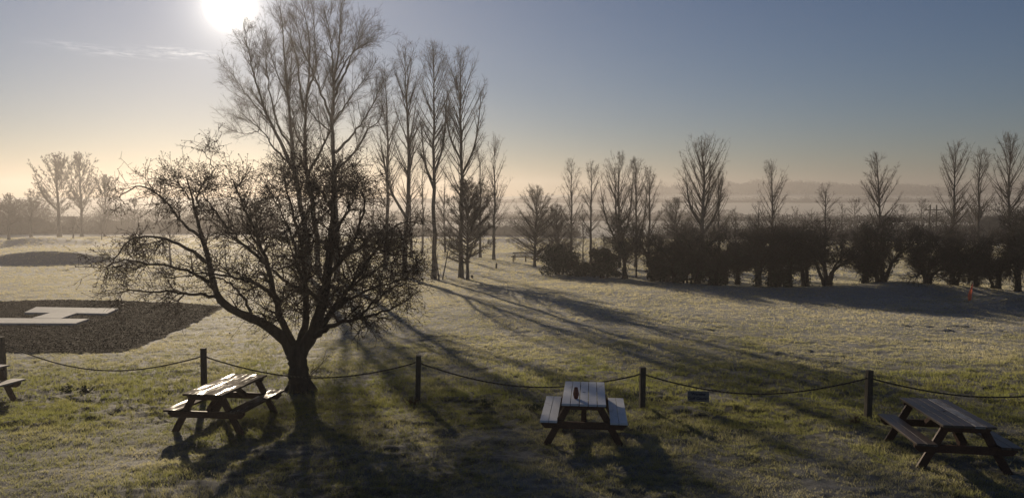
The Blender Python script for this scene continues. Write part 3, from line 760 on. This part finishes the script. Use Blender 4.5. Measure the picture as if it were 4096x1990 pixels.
broad_poplar(bz(846, DB - 1), [
    ([b3, (846, 600, 0), C5(960, 1250), C5(955, 1000), C5(945, 830), C5(960, 600), C5(985, 420), C5(1000, 200), C5(1015, 20)], .25, .02),
    ([C5(945, 870), C5(850, 620, .8), C5(790, 480, 1.2), C5(720, 310, 1.4), C5(690, 130, 1.4)], .10, .013),
    ([C5(955, 620), C5(935, 300, -.6), C5(890, 60, -.9)], .09, .014),
    ([C5(968, 1095), C5(1080, 980, .8), C5(1180, 850, 1.2), C5(1260, 700, 1.4), C5(1320, 560, 1.5)], .10, .012),
    ([C5(965, 1220), C5(1100, 1100, -.9), C5(1200, 930, -1.5), C5(1290, 850, -1.8), C5(1330, 720, -1.9)], .09, .012),
    ([C5(950, 720), C5(1050, 480, 1), C5(1120, 300, 1.4), C5(1150, 150, 1.6)], .10, .012),
    ([C5(965, 600), C5(1060, 420, -1), C5(1150, 330, -1.6), C5(1230, 300, -1.9)], .07, .012),
    ([C5(950, 950), C5(860, 880, -1.2), C5(790, 800, -1.8), C5(700, 640, -2.2)], .06, .012),
    ([C5(950, 880), C5(1080, 690, 1.6), C5(1180, 560, 2.2), C5(1260, 430, 2.4)], .07, .012),
    ], 'tallest bare poplar with long limbs reaching right toward the narrow poplars', 23, DB - 1)

def poplar(x, ytop, depth, wD, label, seed, start=.3, n1=46, n2=12, n3=6, fork=None, lean=0.0, rt=None, cat='tree', group=GP, ang=.66, name='poplar_tree', mt=None, mc=None, rm=.0030, tropk=1.0):
    rng = np.random.default_rng(seed)
    base = bz(x, depth); top = at(x + lean, ytop, depth); top[2] -= .03 * (top[2] - base[2]); h = top[2] - base[2]; w = 1.18 * wD * DS / F * depth
    K = 16; t = np.linspace(0, 1, K)
    p = base[None] + (top - base)[None] * t[:, None]; p[:, :2] += np.cumsum(rng.normal(size=(K, 2)) * h * .004, 0) * (t[:, None] * (1 - t[:, None]) * 4); p[0, 2] -= .2
    r0 = rt or (.008 * h + .05)
    rr = r0 * (1 - t) ** .85 + .010; rr[0] *= 1.35
    P = [p]; Rr = [rr]
    for (tf, ax, ln) in (fork or []):
        i = int(tf * (K - 1)); e = p[i] + np.array([ax * w, rng.uniform(-.3, .3) * w, ln * h]); m = p[i] + (e - p[i]) * .45 + np.array([ax * w * .22, 0, -.02 * h])
        P.append(resample([p[i], m, e], K)); Rr.append(rr[i] * .7 * (1 - t) ** .8 + .010)
    P = np.array(P); Rr = np.array(Rr)
    _, tt, q, r, d = spawn(P[:1], Rr[:1], n1, start, .985, ang, .1, rng)
    tt_ = (tt - start) / (1 - start)
    a = ang * (1.25 - .7 * tt_) * rng.uniform(.85, 1.12, len(q))
    prof = np.interp(tt_, [0, .12, .3, .55, .8, 1], [.72, 1, .95, .72, .42, .14])
    hd = d.copy(); hd[:, 2] = 0; hd /= np.linalg.norm(hd, axis=1, keepdims=True) + 1e-6
    d = hd * np.sin(a)[:, None] + np.array([0, 0, 1.])[None] * np.cos(a)[:, None]
    ln = np.minimum(w * .5 * prof / np.maximum(np.sin(a * .8), .2), (1.02 - tt) * h * .95 + .3) * rng.uniform(.75, 1.12, len(q))
    P1, R1 = grow(q, d, ln, np.minimum(r * .5, .04), np.full(len(q), .0045), 9, .03, rng, .05 * tropk)
    if len(P) > 1:
        _, tt, q, r, d = spawn(P[1:], Rr[1:], 16, .15, .98, .55, .12, rng)
        PA, RA = grow(q, d, rng.uniform(.5, 1.1, len(q)) * w * .35 * (1.2 - tt * .7), np.minimum(r * .55, .04), np.full(len(q), .009), 9, .05, rng, .08)
        P1 = np.concatenate([P1, PA]); R1 = np.concatenate([R1, RA])
    sc = h / 15
    cr = [tubes(P1, R1, 4)] + fine_twigs(P1, R1, rng, n2, .75 * max(.5, sc), n3, .32 * max(.6, sc), .04 * tropk, rm, .62, .55)
    return tree_obj(name, base, label, cat, group, tubes(P, Rr, 8), combine(cr), mt or M_POP, mc or M_TWIG)

# the row of narrow poplars right of the hawthorn
poplar(1017, 112, 51, 120, 'narrow bare poplar, left one of the three tall slim poplars', 31, .30, 60, n2=10, fork=[(.28, -.45, .38)])
poplar(1091, 116, 50, 105, 'narrow bare poplar with a fork at mid height, middle of the three slim ones', 32, .42, 56, fork=[(.48, .30, .35), (.46, -.3, .33)])
poplar(1159, 122, 51, 125, 'narrow bare poplar with the widest crown, right one of the three slim ones', 33, .36, 64, n2=10, fork=[(.5, .34, .36), (.56, -.28, .3)])
poplar(968, 178, 58, 90, 'half-hidden bare poplar between the spreading poplars and the slim ones', 34, .3, 44)
poplar(1242, 335, 72, 75, 'smaller misty poplar at the right end of the slim poplar row', 35, .2, 44)
poplar(1208, 378, 76, 70, 'thin misty poplar behind the round bushy tree', 36, .2, 36)
poplar(1034, 330, 74, 60, 'thin misty poplar seen between the left and middle slim poplars', 37, .15, 34)
poplar(1062, 395, 84, 60, 'faint misty poplar just left of the middle slim poplar', 38, .15, 30)
poplar(975, 420, 70, 70, 'thin misty tree low behind the hawthorn crown, right side', 39, .12, 34)
poplar(1120, 440, 86, 70, 'faint misty tree between the middle and right slim poplars', 40, .12, 30)
poplar(940, 470, 82, 90, 'faint misty tree behind the right half of the hawthorn', 41, .12, 34, ang=.8)
# round bushy tree and saplings at their feet
poplar(1176, 455, 49.5, 135, 'round dense bushy tree beside the right slim poplar', 42, .16, 150, 15, 7, ang=1.0, rt=.10, name='bushy_tree', group='round bare trees', tropk=.6, rm=.0062)
poplar(1104, 560, 49, 40, 'thin leaning sapling at the foot of the middle slim poplar', 43, .3, 14, 5, 4, lean=-14, rt=.05, name='sapling', group='bare saplings')
poplar(1112, 575, 49.4, 40, 'second thin sapling leaning right at the foot of the middle slim poplar', 44, .35, 12, 5, 4, lean=22, rt=.04, name='sapling', group='bare saplings')
# misty group across the far left
GL = 'misty trees on the left'
DL = 150
poplar(22, 490, DL - 12, 80, 'round misty tree at the far left edge of the view', 51, .3, 74, 11, 7, ang=1.05, rt=.26, name='round_tree', group=GL, tropk=.5, rm=.022)
poplar(78, 478, DL, 95, 'round misty tree between the left edge and the tall pair', 52, .25, 74, 11, 7, ang=1.0, rt=.24, name='round_tree', group=GL, tropk=.5, rm=.022)
poplar(150, 388, DL, 110, 'tall misty poplar, left one of the tall pair on the far left', 53, .26, 74, 11, 7, ang=.75, rt=.36, group=GL, fork=[(.35, -.42, .45)], rm=.022, lean=-14)
poplar(206, 386, DL, 84, 'tall misty poplar, right one of the tall pair on the far left', 54, .24, 74, 11, 7, ang=.62, rt=.3, group=GL, rm=.022, lean=-8)
poplar(263, 442, DL - 4, 85, 'round-topped misty tree right of the tall pair', 55, .3, 74, 11, 7, ang=.85, rt=.2, name='round_tree', group=GL, rm=.022)
poplar(184, 545, DL - 15, 50, 'small misty tree with a bare stem in front of the tall pair', 56, .35, 26, 7, 4, ang=1.1, rt=.13, name='small_tree', group=GL, tropk=.5, rm=.01)
poplar(255, 543, DL - 32, 34, 'young slim tree standing out on the open frosty grass at left', 57, .42, 20, 6, 4, ang=.9, rt=.06, name='small_tree', group=GL, rm=.009)
poplar(340, 500, DL, 90, 'misty tree just left of the hawthorn crown', 58, .2, 44, 8, 5, ang=.95, rt=.2, name='round_tree', group=GL, rm=.022)
poplar(420, 485, DL + 12, 100, 'misty tree seen through the left part of the hawthorn', 59, .2, 44, 8, 5, ang=.95, rt=.2, name='round_tree', group=GL, rm=.022)
poplar(520, 500, DL + 10, 110, 'misty tree seen through the hawthorn below its left peak', 60, .2, 44, 8, 5, ang=.95, rt=.2, name='round_tree', group=GL, rm=.022)
poplar(640, 490, DL, 110, 'misty tree behind the middle of the hawthorn', 61, .2, 44, 8, 5, ang=.95, rt=.2, name='round_tree', group=GL, rm=.022)
poplar(428, 560, 62, 40, 'slender tree with a pale stem seen through the left of the hawthorn', 62, .4, 22, 6, 4, ang=.8, rt=.09, name='small_tree', group=GL)

# ---- trees beyond the hedge on the right
GR = 'bare trees behind the hedge'
poplar(1437, 404, 68, 62, 'slim bare tree, leftmost tall one above the dark ivy bushes', 71, .25, 44, group=GR, ang=.7)
poplar(1487, 412, 66, 66, 'slim bare tree with a pale stem rising between the two ivy bushes', 72, .25, 44, group=GR, ang=.75)
poplar(1560, 392, 60, 105, 'many-stemmed bare tree with the densest crown, above the right ivy bush', 73, .2, 60, 10, 6, fork=[(.25, -.4, .6), (.22, .3, .65), (.2, -.15, .7)], group=GR)
poplar(1600, 405, 61, 80, 'bare tree leaning against the right of the many-stemmed one', 74, .2, 48, fork=[(.25, .3, .6)], group=GR)
poplar(1632, 424, 62, 60, 'smaller bare tree at the right edge of the many-stemmed clump', 75, .2, 38, group=GR)
poplar(1764, 343, 58, 122, 'largest bare tree above the hedge, with a thick dark trunk', 76, .3, 70, 11, 6, fork=[(.36, -.34, .42), (.33, .36, .45), (.42, .2, .45)], group=GR, rt=.2)
poplar(1808, 430, 62, 66, 'bare tree tucked against the right side of the largest one', 77, .2, 44, group=GR)
poplar(1940, 408, 64, 76, 'narrow upright bare tree right of the largest one, alone above the hedge', 78, .2, 54, 10, 6, group=GR)
poplar(1908, 515, 52, 60, 'low bare tree with splayed branches just left of the narrow upright one', 79, .2, 26, 7, 5, group=GR, ang=.9)
poplar(2078, 466, 52, 66, 'small conical bare tree poking out of the hedge', 80, .3, 44, 7, 4, group=GR, ang=1.0, tropk=.6)
poplar(2118, 515, 66, 40, 'low thin bare tree right of the small conical one', 81, .2, 24, 7, 4, group=GR)
poplar(2207, 387, 54, 84, 'bare tree with a clean upright crown in the middle of the right half', 82, .3, 60, 10, 6, group=GR, ang=.72)
poplar(2403, 362, 54, 88, 'tall bare tree, leftmost of the three at the right end', 83, .3, 60, 10, 6, group=GR, ang=.72)
poplar(2470, 378, 58, 62, 'slim bare tree, middle of the three at the right end', 84, .3, 50, 9, 6, group=GR, ang=.65)
poplar(2542, 342, 52, 92, 'tallest bare tree at the right end, next to the edge of the view', 85, .3, 62, 10, 6, group=GR, ang=.7)
poplar(1850, 528, 50, 30, 'thin straight sapling standing up through a gap in the hedge', 86, .4, 22, 6, 4, rt=.05, name='sapling', group='bare saplings')
poplar(1466, 530, 52, 44, 'thin crooked sapling in the gap between the two ivy bushes', 87, .3, 20, 6, 4, rt=.045, name='sapling', group='bare saplings', ang=.9)
poplar(1602, 590, 51, 34, 'short sapling in front of the many-stemmed clump', 88, .3, 16, 6, 4, rt=.05, name='sapling', group='bare saplings', ang=.9)

# ---- the hedge: ivy-grown thorn trees and bushes
GH = 'ivy-grown hedge trees'
def clump_leaves(cs, rs, n, rng, size):
    k = rng.integers(0, len(cs), n); u = rng.normal(size=(n, 3)); u /= np.linalg.norm(u, axis=1, keepdims=True)
    rad = rng.uniform(.35, 1.05, n) ** .6
    return leaves(cs[k] + u * (rs[k] * rad)[:, None] * np.array([1, 1, .8]), size, rng)
def hedge_tree(x, yb, ytop, wD, label, seed, ivy=1.0, stems=3, nl=11000, spread=.5, low=.3):
    wD = wD * 1.24
    rng = np.random.default_rng(seed); base = hitD(x, yb); depth = base[1]; base[2] = float(gz(base[0], base[1]))
    top = at(x, ytop, depth); h = top[2] - base[2]; w = wD * DS / F * depth
    K = 12; P = []; Rr = []; t = np.linspace(0, 1, K)
    for s in range(stems):
        a = rng.uniform(0, 2 * math.pi); off = np.array([math.cos(a), math.sin(a) * .6, 0])
        sx = (s - (stems - 1) / 2) / max(1, stems - 1) * 2 if stems > 1 else 0
        off[0] = sx * .8 + rng.normal() * .15
        b0 = base + np.array([sx * .10 + rng.normal() * .04, rng.normal() * .06, -.15]); e = base + off * w * spread * rng.uniform(.5, 1.35) + np.array([0, 0, h * rng.uniform(.5, 1.05)])
        m = b0 * .5 + e * .5 + np.array([-off[0] * w * .14, 0, h * .03])
        P.append(resample([b0, m, e], K, rng, .02)); Rr.append(rng.uniform(.07, .12) * (1 - t) ** .6 + .02)
    P = np.array(P); Rr = np.array(Rr)
    _, tt, q, r, d = spawn(P, Rr, int(44 / stems) + 7, low, 1.0, .95, .3, rng)
    P1, R1 = grow(q, d, rng.uniform(.25, .85, len(q)) * w * .5, np.minimum(r * .5, .03), np.full(len(q), .010), 8, .17, rng, .03)
    cr = [tubes(P1, R1, 4)] + fine_twigs(P1, R1, rng, 10, .75, 8, .36, .03, .0058, .8, .75)
    # long whips standing out of the top
    nw = 26; i = rng.integers(0, len(P1), nw); kk = rng.integers(3, 8, nw); d = rng.normal(size=(nw, 3)) * .45; d[:, 2] = 1; d /= np.linalg.norm(d, axis=1, keepdims=True)
    PW, RW = grow(P1[i, kk], d, rng.uniform(.4, 1.25, nw), np.full(nw, .011), np.full(nw, .005), 7, .07, rng, .02)
    cr += [tubes(PW, RW, 3)] + fine_twigs(PW, RW, rng, 6, .4, 0, 0, .03, .005, .7, .7)
    ex = None
    if ivy > 0:
        # ivy wraps the stems unevenly and hangs in clumps in the crown
        i = rng.integers(0, stems, int(1200 * ivy)); tt = rng.uniform(0.0, .9, len(i)); kk = (tt * (K - 1)).astype(int)
        fat = np.clip(.10 + .16 * vnoise(tt * 5 + i * 7.3, i * 3.1 + seed, seed), .03, .25)
        c1 = P[i, kk] + (P[i, np.minimum(kk + 1, K - 1)] - P[i, kk]) * ((tt * (K - 1)) % 1)[:, None] + rng.normal(size=(len(i), 3)) * (fat + Rr[i, kk])[:, None] * .7
        nc = rng.integers(9, 17); kp = rng.integers(0, len(P1), nc); cc = P1[kp, rng.integers(0, 7, nc)]
        v1 = leaves(c1, .05, rng); v2 = clump_leaves(cc, rng.uniform(.18, .5, nc) * min(1, w / 2.6), int(1500 * ivy * rng.uniform(.4, 1.3)), rng, .045)
        ex = ('ivy', combine([v1, v2]), M_IVY)
    tree_obj('hedge_tree', base, label, 'hedge tree', GH, tubes(P, Rr, 8), combine(cr), M_HAW, M_HTW, ex)
def ivy_bush(x, yb, ytop, wD, label, seed, nl=9000):
    rng = np.random.default_rng(seed); base = hitD(x, yb); depth = base[1]; base[2] = float(gz(base[0], base[1]))
    h = at(x, ytop, depth)[2] - base[2]; w = wD * DS / F * depth
    n = 34; a = rng.uniform(0, 2 * math.pi, n); rr = np.sqrt(rng.uniform(0, 1, n)); zz = rng.uniform(.08, .88, n)
    pr = np.sqrt(np.clip(1 - (np.clip(zz - .35, 0, 1) / .62) ** 2, .1, 1))
    cs = base[None] + np.stack([np.cos(a) * rr * w * .42 * pr, np.sin(a) * rr * w * .36 * pr, zz * h * .9], 1)
    lv = clump_leaves(cs, rng.uniform(.28, .5, n) * w / 3.0, nl, rng, .06)
    P = np.array([resample([base + [sx, 0, -.15], base + [sx * 2 + .05, .05, h * .4], base + [sx * 4, 0, h * .8]], 10, rng, .02) for sx in (-.18, 0, .2)])
    Rr = np.tile(np.linspace(.09, .02, 10), (3, 1))
    _, tt, q, r, d = spawn(P, Rr, 16, .25, 1, .8, .2, rng)
    P1, R1 = grow(q, d, rng.uniform(.4, .8, len(q)) * w * .5, np.minimum(r * .5, .02), np.full(len(q), .008), 7, .14, rng, .06)
    cr = [tubes(P1, R1, 4)] + fine_twigs(P1, R1, rng, 5, .5, 4, .3, .05, .006, .8, .8)
    tree_obj('ivy_bush', base, label, 'bush', 'dark ivy bushes', tubes(P, Rr, 8), combine(cr), M_HAW, M_HTW, ('ivy', lv, M_IVY))
ivy_bush(1406, 690, 606, 120, 'rounded black-green ivy bush, left one at the start of the hedge', 101)
ivy_bush(1518, 697, 606, 92, 'rounded black-green ivy bush, right one below the many-stemmed tree', 102)
ivy_bush(1463, 693, 655, 60, 'low dark bush filling the gap between the two large ivy bushes', 103, 4500)
ivy_bush(1668, 707, 652, 78, 'low ivy mound at the foot of the first dark hedge trees', 107, 6000)
ivy_bush(1728, 711, 640, 92, 'broad ivy mound under the ivy-choked tree left of the largest trunk', 108, 7000)
ivy_bush(1795, 716, 650, 84, 'ivy mound under the hedge just right of the largest trunk', 109, 6000)
ivy_bush(1962, 727, 668, 60, 'small ivy mound beside the stout single-trunked hedge tree', 110, 4000)
poplar(1345, 472, 62, 120, 'hazy twiggy thicket tree at the left of the ivy bushes', 104, .05, 150, 13, 7, ang=1.0, rt=.12, name='thicket_tree', group='round bare trees', tropk=.6)
poplar(1400, 520, 64, 100, 'hazy twiggy thicket tree directly behind the left ivy bush', 105, .05, 140, 13, 7, ang=1.05, rt=.1, name='thicket_tree', group='round bare trees', tropk=.6)
poplar(1700, 505, 60, 90, 'reddish twiggy tree left of the largest bare tree', 106, .05, 110, 12, 6, ang=1.0, rt=.08, name='thicket_tree', group='round bare trees', tropk=.5)
HT = [(1572, 700, 545, 120, 1.0, 3, 'hedge tree with twin dark stems below the many-stemmed crown'),
      (1642, 706, 575, 90, 1.2, 3, 'first dark hedge tree right of the many-stemmed clump, ivy down to the ground'),
      (1700, 709, 580, 100, 1.5, 4, 'thick ivy-choked hedge tree left of the largest bare trunk'),
      (1752, 713, 570, 100, 1.5, 3, 'ivy-choked hedge tree below the largest bare tree'),
      (1806, 718, 575, 95, 1.5, 3, 'ivy-choked hedge tree just left of the thin straight sapling'),
      (1856, 716, 600, 70, .8, 2, 'slight hedge tree with a thin stem and bare gaps around it'),
      (1904, 726, 570, 100, 1.4, 3, 'stout ivy-clad hedge tree with a lumpy trunk, right of the thin sapling'),
      (1938, 725, 575, 80, 1.2, 2, 'ivy-clad hedge tree below the narrow upright bare tree'),
      (1984, 728, 562, 100, 1.3, 3, 'stout hedge tree with a single thick ivy trunk before the fan-shaped one'),
      (2028, 727, 570, 90, .9, 2, 'hedge tree with two straight stems left of the fan-shaped one'),
      (2082, 731, 566, 130, .35, 5, 'fan-shaped hedge tree with many bare leaning stems'),
      (2176, 731, 585, 100, 1.2, 3, 'ivy hedge tree with leaning stems left of the gap'),
      (2216, 733, 575, 110, 1.5, 3, 'dense ivy hedge tree on the left side of the gap'),
      (2330, 740, 602, 120, .6, 4, 'spreading thorn tree on the right side of the gap'),
      (2392, 739, 590, 130, .9, 4, 'broad dark thorn tree behind the little flag'),
      (2452, 737, 592, 100, .9, 2, 'dark thorn tree with a straight stem right of the flag'),
      (2506, 738, 596, 100, .8, 3, 'thin dark thorn tree second from the right edge'),
      (2560, 741, 500, 110, 1.1, 3, 'tall dark ivy-hung tree at the right edge of the hedge')]
JIT = (0, 22, -4, 18, 26, -6, 14, -10, 10, 28, 2, 20, -4, 16, 0, 22, 28, 0)
for i, (x, yb, yt, w, ivy, st, lab) in enumerate(HT):
    yt += JIT[i] + 6; w *= (1.0, .85, 1.1, 1.2, .8, .9, 1.15, .8, 1.2, .9, 1.1, .85, 1.15, 1.0, 1.2, .85, .9, 1.0)[i]
    hedge_tree(x, yb, yt, w, lab, 120 + i, ivy, st, spread=.42 if st < 5 else .62, low=.35 if ivy > .5 else .5)

# ------------------------------------------------------------------ distance: hedgerows, woods, pole
def far_hedge(name, label, pts, h, n, seed, size, dep=6.0, twig=True):
    rng = np.random.default_rng(seed); pts = np.array(pts, float)
    seg = rng.integers(0, len(pts) - 1, n); u = rng.uniform(0, 1, n)[:, None]
    p = pts[seg] * (1 - u) + pts[seg + 1] * u
    x = p[:, 0] + rng.normal(size=n) * dep * .2; y = p[:, 1] + rng.normal(size=n) * dep * .5
    hh = h * (.55 + .9 * np.clip(fbm(x * .09, y * .02, seed, 4) + .45, 0, 1.3))
    z = gz(x, y) + rng.uniform(0, 1, n) ** 1.3 * hh
    v, q = leaves(np.stack([x, y, z], 1), size, rng)
    # the shaded heart of the hedge, a lumpy ridge under the twigs
    n_ = 420; c = resample(np.column_stack([pts, np.zeros(len(pts))]), n_)[:, :2]; na = 9; a = np.linspace(0, math.pi, na)
    T = np.gradient(c, axis=0); T /= np.linalg.norm(T, axis=1, keepdims=True); Nn = np.stack([-T[:, 1], T[:, 0]], 1)
    hc = h * (.30 + .85 * np.clip(fbm(c[:, 0] * .09, c[:, 1] * .02, seed, 4) + .45, 0, 1.3)) * (.8 + .35 * vnoise(c[:, 0] * .5, c[:, 1] * .5, seed + 5))
    wd = dep * .45
    X = c[:, None, 0] + Nn[:, None, 0] * np.cos(a) * wd; Y = c[:, None, 1] + Nn[:, None, 1] * np.cos(a) * wd
    Z = gz(X, Y) - .2 + np.sin(a)[None] ** .7 * hc[:, None] * (1 + .3 * vnoise(X * .8, Y * .8, seed + 6))
    i_ = (np.arange(n_ - 1)[:, None] * na + np.arange(na - 1)[None]).ravel()
    v, q = combine([(v, q), (np.stack([X, Y, Z], -1).reshape(-1, 3), np.stack([i_, i_ + 1, i_ + na + 1, i_ + na], 1))])
    tag(link(name, mesh_np(name, v, q, mats=[M_HTW])), label, 'hedgerow', kind='stuff')
def gp(x, depth): return (at(x, 600, depth)[0], depth)
far_hedge('hedgerow', 'misty hedgerow behind the trees on the left', [gp(-150, 172), gp(0, 170), gp(320, 174), gp(700, 184)], 7.0, 150000, 201, .11)
far_hedge('hedgerow', 'misty scrub line behind the hedge on the right', [gp(1640, 138), gp(2000, 134), gp(2300, 126), gp(2800, 118)], 4.6, 60000, 202, .11)
far_hedge('hedgerow', 'dark misty hedge at the far end of the golf field', [gp(900, 170), gp(1300, 165), gp(1450, 160)], 3.2, 26000, 203, .13)
far_hedge('hedgerow', 'faint hedge line across the far valley fields', [gp(900, 330), gp(1500, 340), gp(1900, 325), gp(2800, 300)], 3.6, 40000, 204, .24)
far_hedge('hedgerow', 'faint dark hedge line along the top of the far frosted field', [gp(800, 628), gp(1500, 634), gp(2800, 630)], 4.2, 40000, 205, .42)
far_hedge('woodland', 'hazy wood covering the far hill on the right', [gp(1500, 810), gp(1900, 805), gp(2200, 800), gp(2800, 790)], 9, 60000, 206, .9, 40)
GM = 'misty trees in the valley'
for i, (x, yt, dep, w, lab) in enumerate([(2000, 520, 122, 60, 'faint round tree in the mist left of the small conical tree'), (2150, 500, 120, 60, 'faint tree in the mist right of the small conical tree'),
        (2320, 500, 118, 80, 'faint round tree in the misty gap of the hedge'), (2280, 515, 116, 60, 'faint lower tree left in the misty gap of the hedge'), (2440, 520, 108, 70, 'faint tree behind the three at the right end'), (1665, 455, 560, 40, 'lone hazy tree on the skyline above the far field')]):
    poplar(x, yt, dep, w, lab, 300 + i, .1, 40, 8, 5, ang=1.0, name='misty_tree', group=GM, rm=.012 * max(1, dep / 130), tropk=.6)
def utility_pole():
    depth = 110; b = bz(2345, depth); h = at(2345, 515, depth)[2] - b[2]
    r = empty('utility_pole', tuple(b)); tag(r, 'twin-legged utility pole with a cross arm in the mist on the right', 'utility pole')
    for s in (-1, 1):
        P = np.array([[[s * .55, 0, -.2], [s * .5, 0, h * .5], [s * .45, 0, h]]]); v, q = tubes(P, np.array([[.13, .12, .10]]), 8)
        link('pole', mesh_np('pole', v, q, mats=[M_POST]), r)
    bm = bmesh.new(); box(bm, -1.3, 1.3, -.235, -.115, h * .86, h * .86 + .16, 0, .01); fin(bm, 'cross_arm', [M_POST], r)
    for k in (-1, 0, 1):
        P = np.array([[[k * 1.15, -.17, h * .86 + .16], [k * 1.15, -.17, h * .86 + .3], [k * 1.15, -.17, h * .86 + .42]]]); v, q = tubes(P, np.array([[.05, .07, .03]]), 8)
        link('insulator', mesh_np('insulator', v, q, mats=[M_POST]), r)
utility_pole()

# ------------------------------------------------------------------ golf flag, rail fence, stumps
def build_flag():
    b = hit(3884, 1236); b[2] = float(ground(b[0], b[1])); h = .95
    r = empty('golf_flag', tuple(b)); tag(r, 'small drooping orange-red flag on a short stick on the practice green', 'flag')
    P = np.array([[[0, 0, -.1], [.02, 0, h * .5], [.05, 0, h]]]); v, q = tubes(P, np.full((1, 3), .009), 8)
    m, t, b_ = mat('flag_stick', .5); f = noise(t, 5, 2); t.links.new(ramp(t, f, [(.3, (.4, .38, .34)), (.7, (.5, .48, .44))]), b_.inputs['Base Color'])
    link('stick', mesh_np('stick', v, q, mats=[m]), r)
    nx, nz = 10, 16; V = []; Q = []
    for j in range(nz + 1):
        tz = j / nz
        for i in range(nx + 1):
            tx = i / nx; w = .22 * min(1, .25 + 1.3 * tz)
            V.append((.045 - .02 * tz - tx * w * (.75 + .25 * math.sin(tz * 3)), .035 * math.sin(tx * 9 + tz * 2) * (.2 + tx), h * .96 - tz * .72 - tx * .12))
    for j in range(nz):
        for i in range(nx): a = j * (nx + 1) + i; Q.append((a, a + 1, a + nx + 2, a + nx + 1))
    m, t, b_ = mat('flag_cloth', .7); f = noise(t, 8, 3)
    t.links.new(ramp(t, f, [(.3, (.42, .09, .05)), (.7, (.55, .14, .08))]), b_.inputs['Base Color'])
    tr = N(t, 'ShaderNodeBsdfTranslucent'); tr.inputs[0].default_value = (.55, .14, .08, 1); ms = N(t, 'ShaderNodeMixShader'); ms.inputs[0].default_value = .5
    t.links.new(b_.outputs[0], ms.inputs[1]); t.links.new(tr.outputs[0], ms.inputs[2]); t.links.new(ms.outputs[0], t.nodes['Material Output'].inputs['Surface'])
    me = mesh_np('cloth', np.array(V), np.array(Q), mats=[m], smooth_=True); link('cloth', me, r)
build_flag()
def build_rail():
    b = hit(2053, 1046); depth = b[1]
    r = empty('rail_fence', (b[0], depth, float(gz(b[0], depth)))); tag(r, 'short wooden rail fence at the end of the field by the thicket', 'fence')
    z0 = float(gz(b[0], depth)); sc = depth / F
    for k, (u, dy) in enumerate(((2053, 0), (2060, 3.0), (2103, .2), (2153, .4))):
        x = (u - CX) * sc - b[0]; z = float(gz(b[0] + x, depth + dy)) - z0
        bm = bmesh.new(); box(bm, x - .06, x + .06, dy - .06, dy + .06, z - .2, z + 26 * sc, 0, .01); fin(bm, 'fence_upright', [M_POST], r)
    for k, (hz, dy, x0, x1) in enumerate(((21, .09, -9, 118), (26, 3.09, -2, 112), (10, 3.09, 10, 118))):
        bm = bmesh.new(); box(bm, x0 * sc, x1 * sc, dy - .02, dy + .02, hz * sc - .05, hz * sc + .03, 0, .008); fin(bm, 'rail', [M_POST], r)
    for (u, v, hp, lab) in ((1985, 1071, 24, 'short marker post standing alone left of the rail fence'), (1888, 1111, 15, 'low stump post at the foot of the right slim poplar')):
        p = hit(u, v); s = p[1] / F
        bm = bmesh.new(); box(bm, -.055, .055, -.055, .055, -.2, hp * s, 0, .012)
        me = bpy.data.meshes.new('marker_post'); bm.to_mesh(me); bm.free(); me.materials.append(M_POST)
        o = link('marker_post', me, None, (p[0], p[1], float(gz(p[0], p[1])))); o.rotation_euler = (0, R(2), .4); tag(o, lab, 'marker post', 'small posts by the poplars')
build_rail()
# dead weed stalks and leaf rosettes in the lawn
def weeds():
    m = leafmat('dead_weed', (.06, .03, .018), (.12, .06, .03)); mg = leafmat('dock_leaf', (.02, .035, .015), (.05, .07, .025))
    spots = [(1040, 1018, 0, 'dead brown weed stalks in front of the post with the long shadow'), (2150, 1064, 0, 'dead brown weed stalks at the near side of the post by the dark table'),
             (1225, 1022, 1, 'dark leafy weed left of the frosted table'), (1345, 1030, 1, 'dark leafy weed beside the left bench of the frosted table'),
             (172, 980, 1, 'small dark weed alone on the sunny lawn'), (215, 985, 1, 'pair of small dark weeds on the sunny lawn')]
    for i, (x, y, kd, lab) in enumerate(spots):
        rng = np.random.default_rng(400 + i); b = hitD(x, y); b[2] = float(ground(b[0], b[1]))
        n = 26 if kd == 0 else 30
        st = b[None] + np.stack([rng.normal(0, .06 if kd == 0 else .05, n), rng.normal(0, .04 if kd == 0 else .05, n), np.zeros(n)], 1)
        st[:, 2] = ground(st[:, 0], st[:, 1])
        d = rng.normal(size=(n, 3)) * (.35 if kd == 0 else .8); d[:, 2] = 1; d /= np.linalg.norm(d, axis=1, keepdims=True)
        P, Rr = grow(st, d, rng.uniform(.08, .2, n), np.full(n, .006), np.full(n, .003), 5, .12, rng)
        c = P[:, 1:].reshape(-1, 3); lv = leaves(c + rng.normal(size=c.shape) * .012, .02 if kd == 0 else .03, rng)
        v, q = combine([tubes(P, Rr, 4), lv])
        tag(link('weed_clump', mesh_np('weed_clump', v - b, q, mats=[m if kd == 0 else mg]), None, tuple(b)), lab, 'weed', 'weeds in the lawn')
weeds()

# ------------------------------------------------------------------ the mist
def haze():
    m = bpy.data.materials.new('mist'); m.use_nodes = True; t = m.node_tree; t.nodes.clear()
    o = N(t, 'ShaderNodeOutputMaterial'); p = N(t, 'ShaderNodeVolumePrincipled')
    p.inputs['Color'].default_value = (.60, .565, .55, 1); p.inputs['Density'].default_value = 0.0015; p.inputs['Anisotropy'].default_value = .575
    t.links.new(p.outputs[0], o.inputs['Volume'])
    bm = bmesh.new(); box(bm, -1100, 1100, -30, 990, -13, 19.5, 0, 0)
    me = bpy.data.meshes.new('haze'); bm.to_mesh(me); bm.free(); me.materials.append(m)
    tag(link('haze', me), 'thin winter mist filling the valley', 'mist', kind='stuff')
haze()
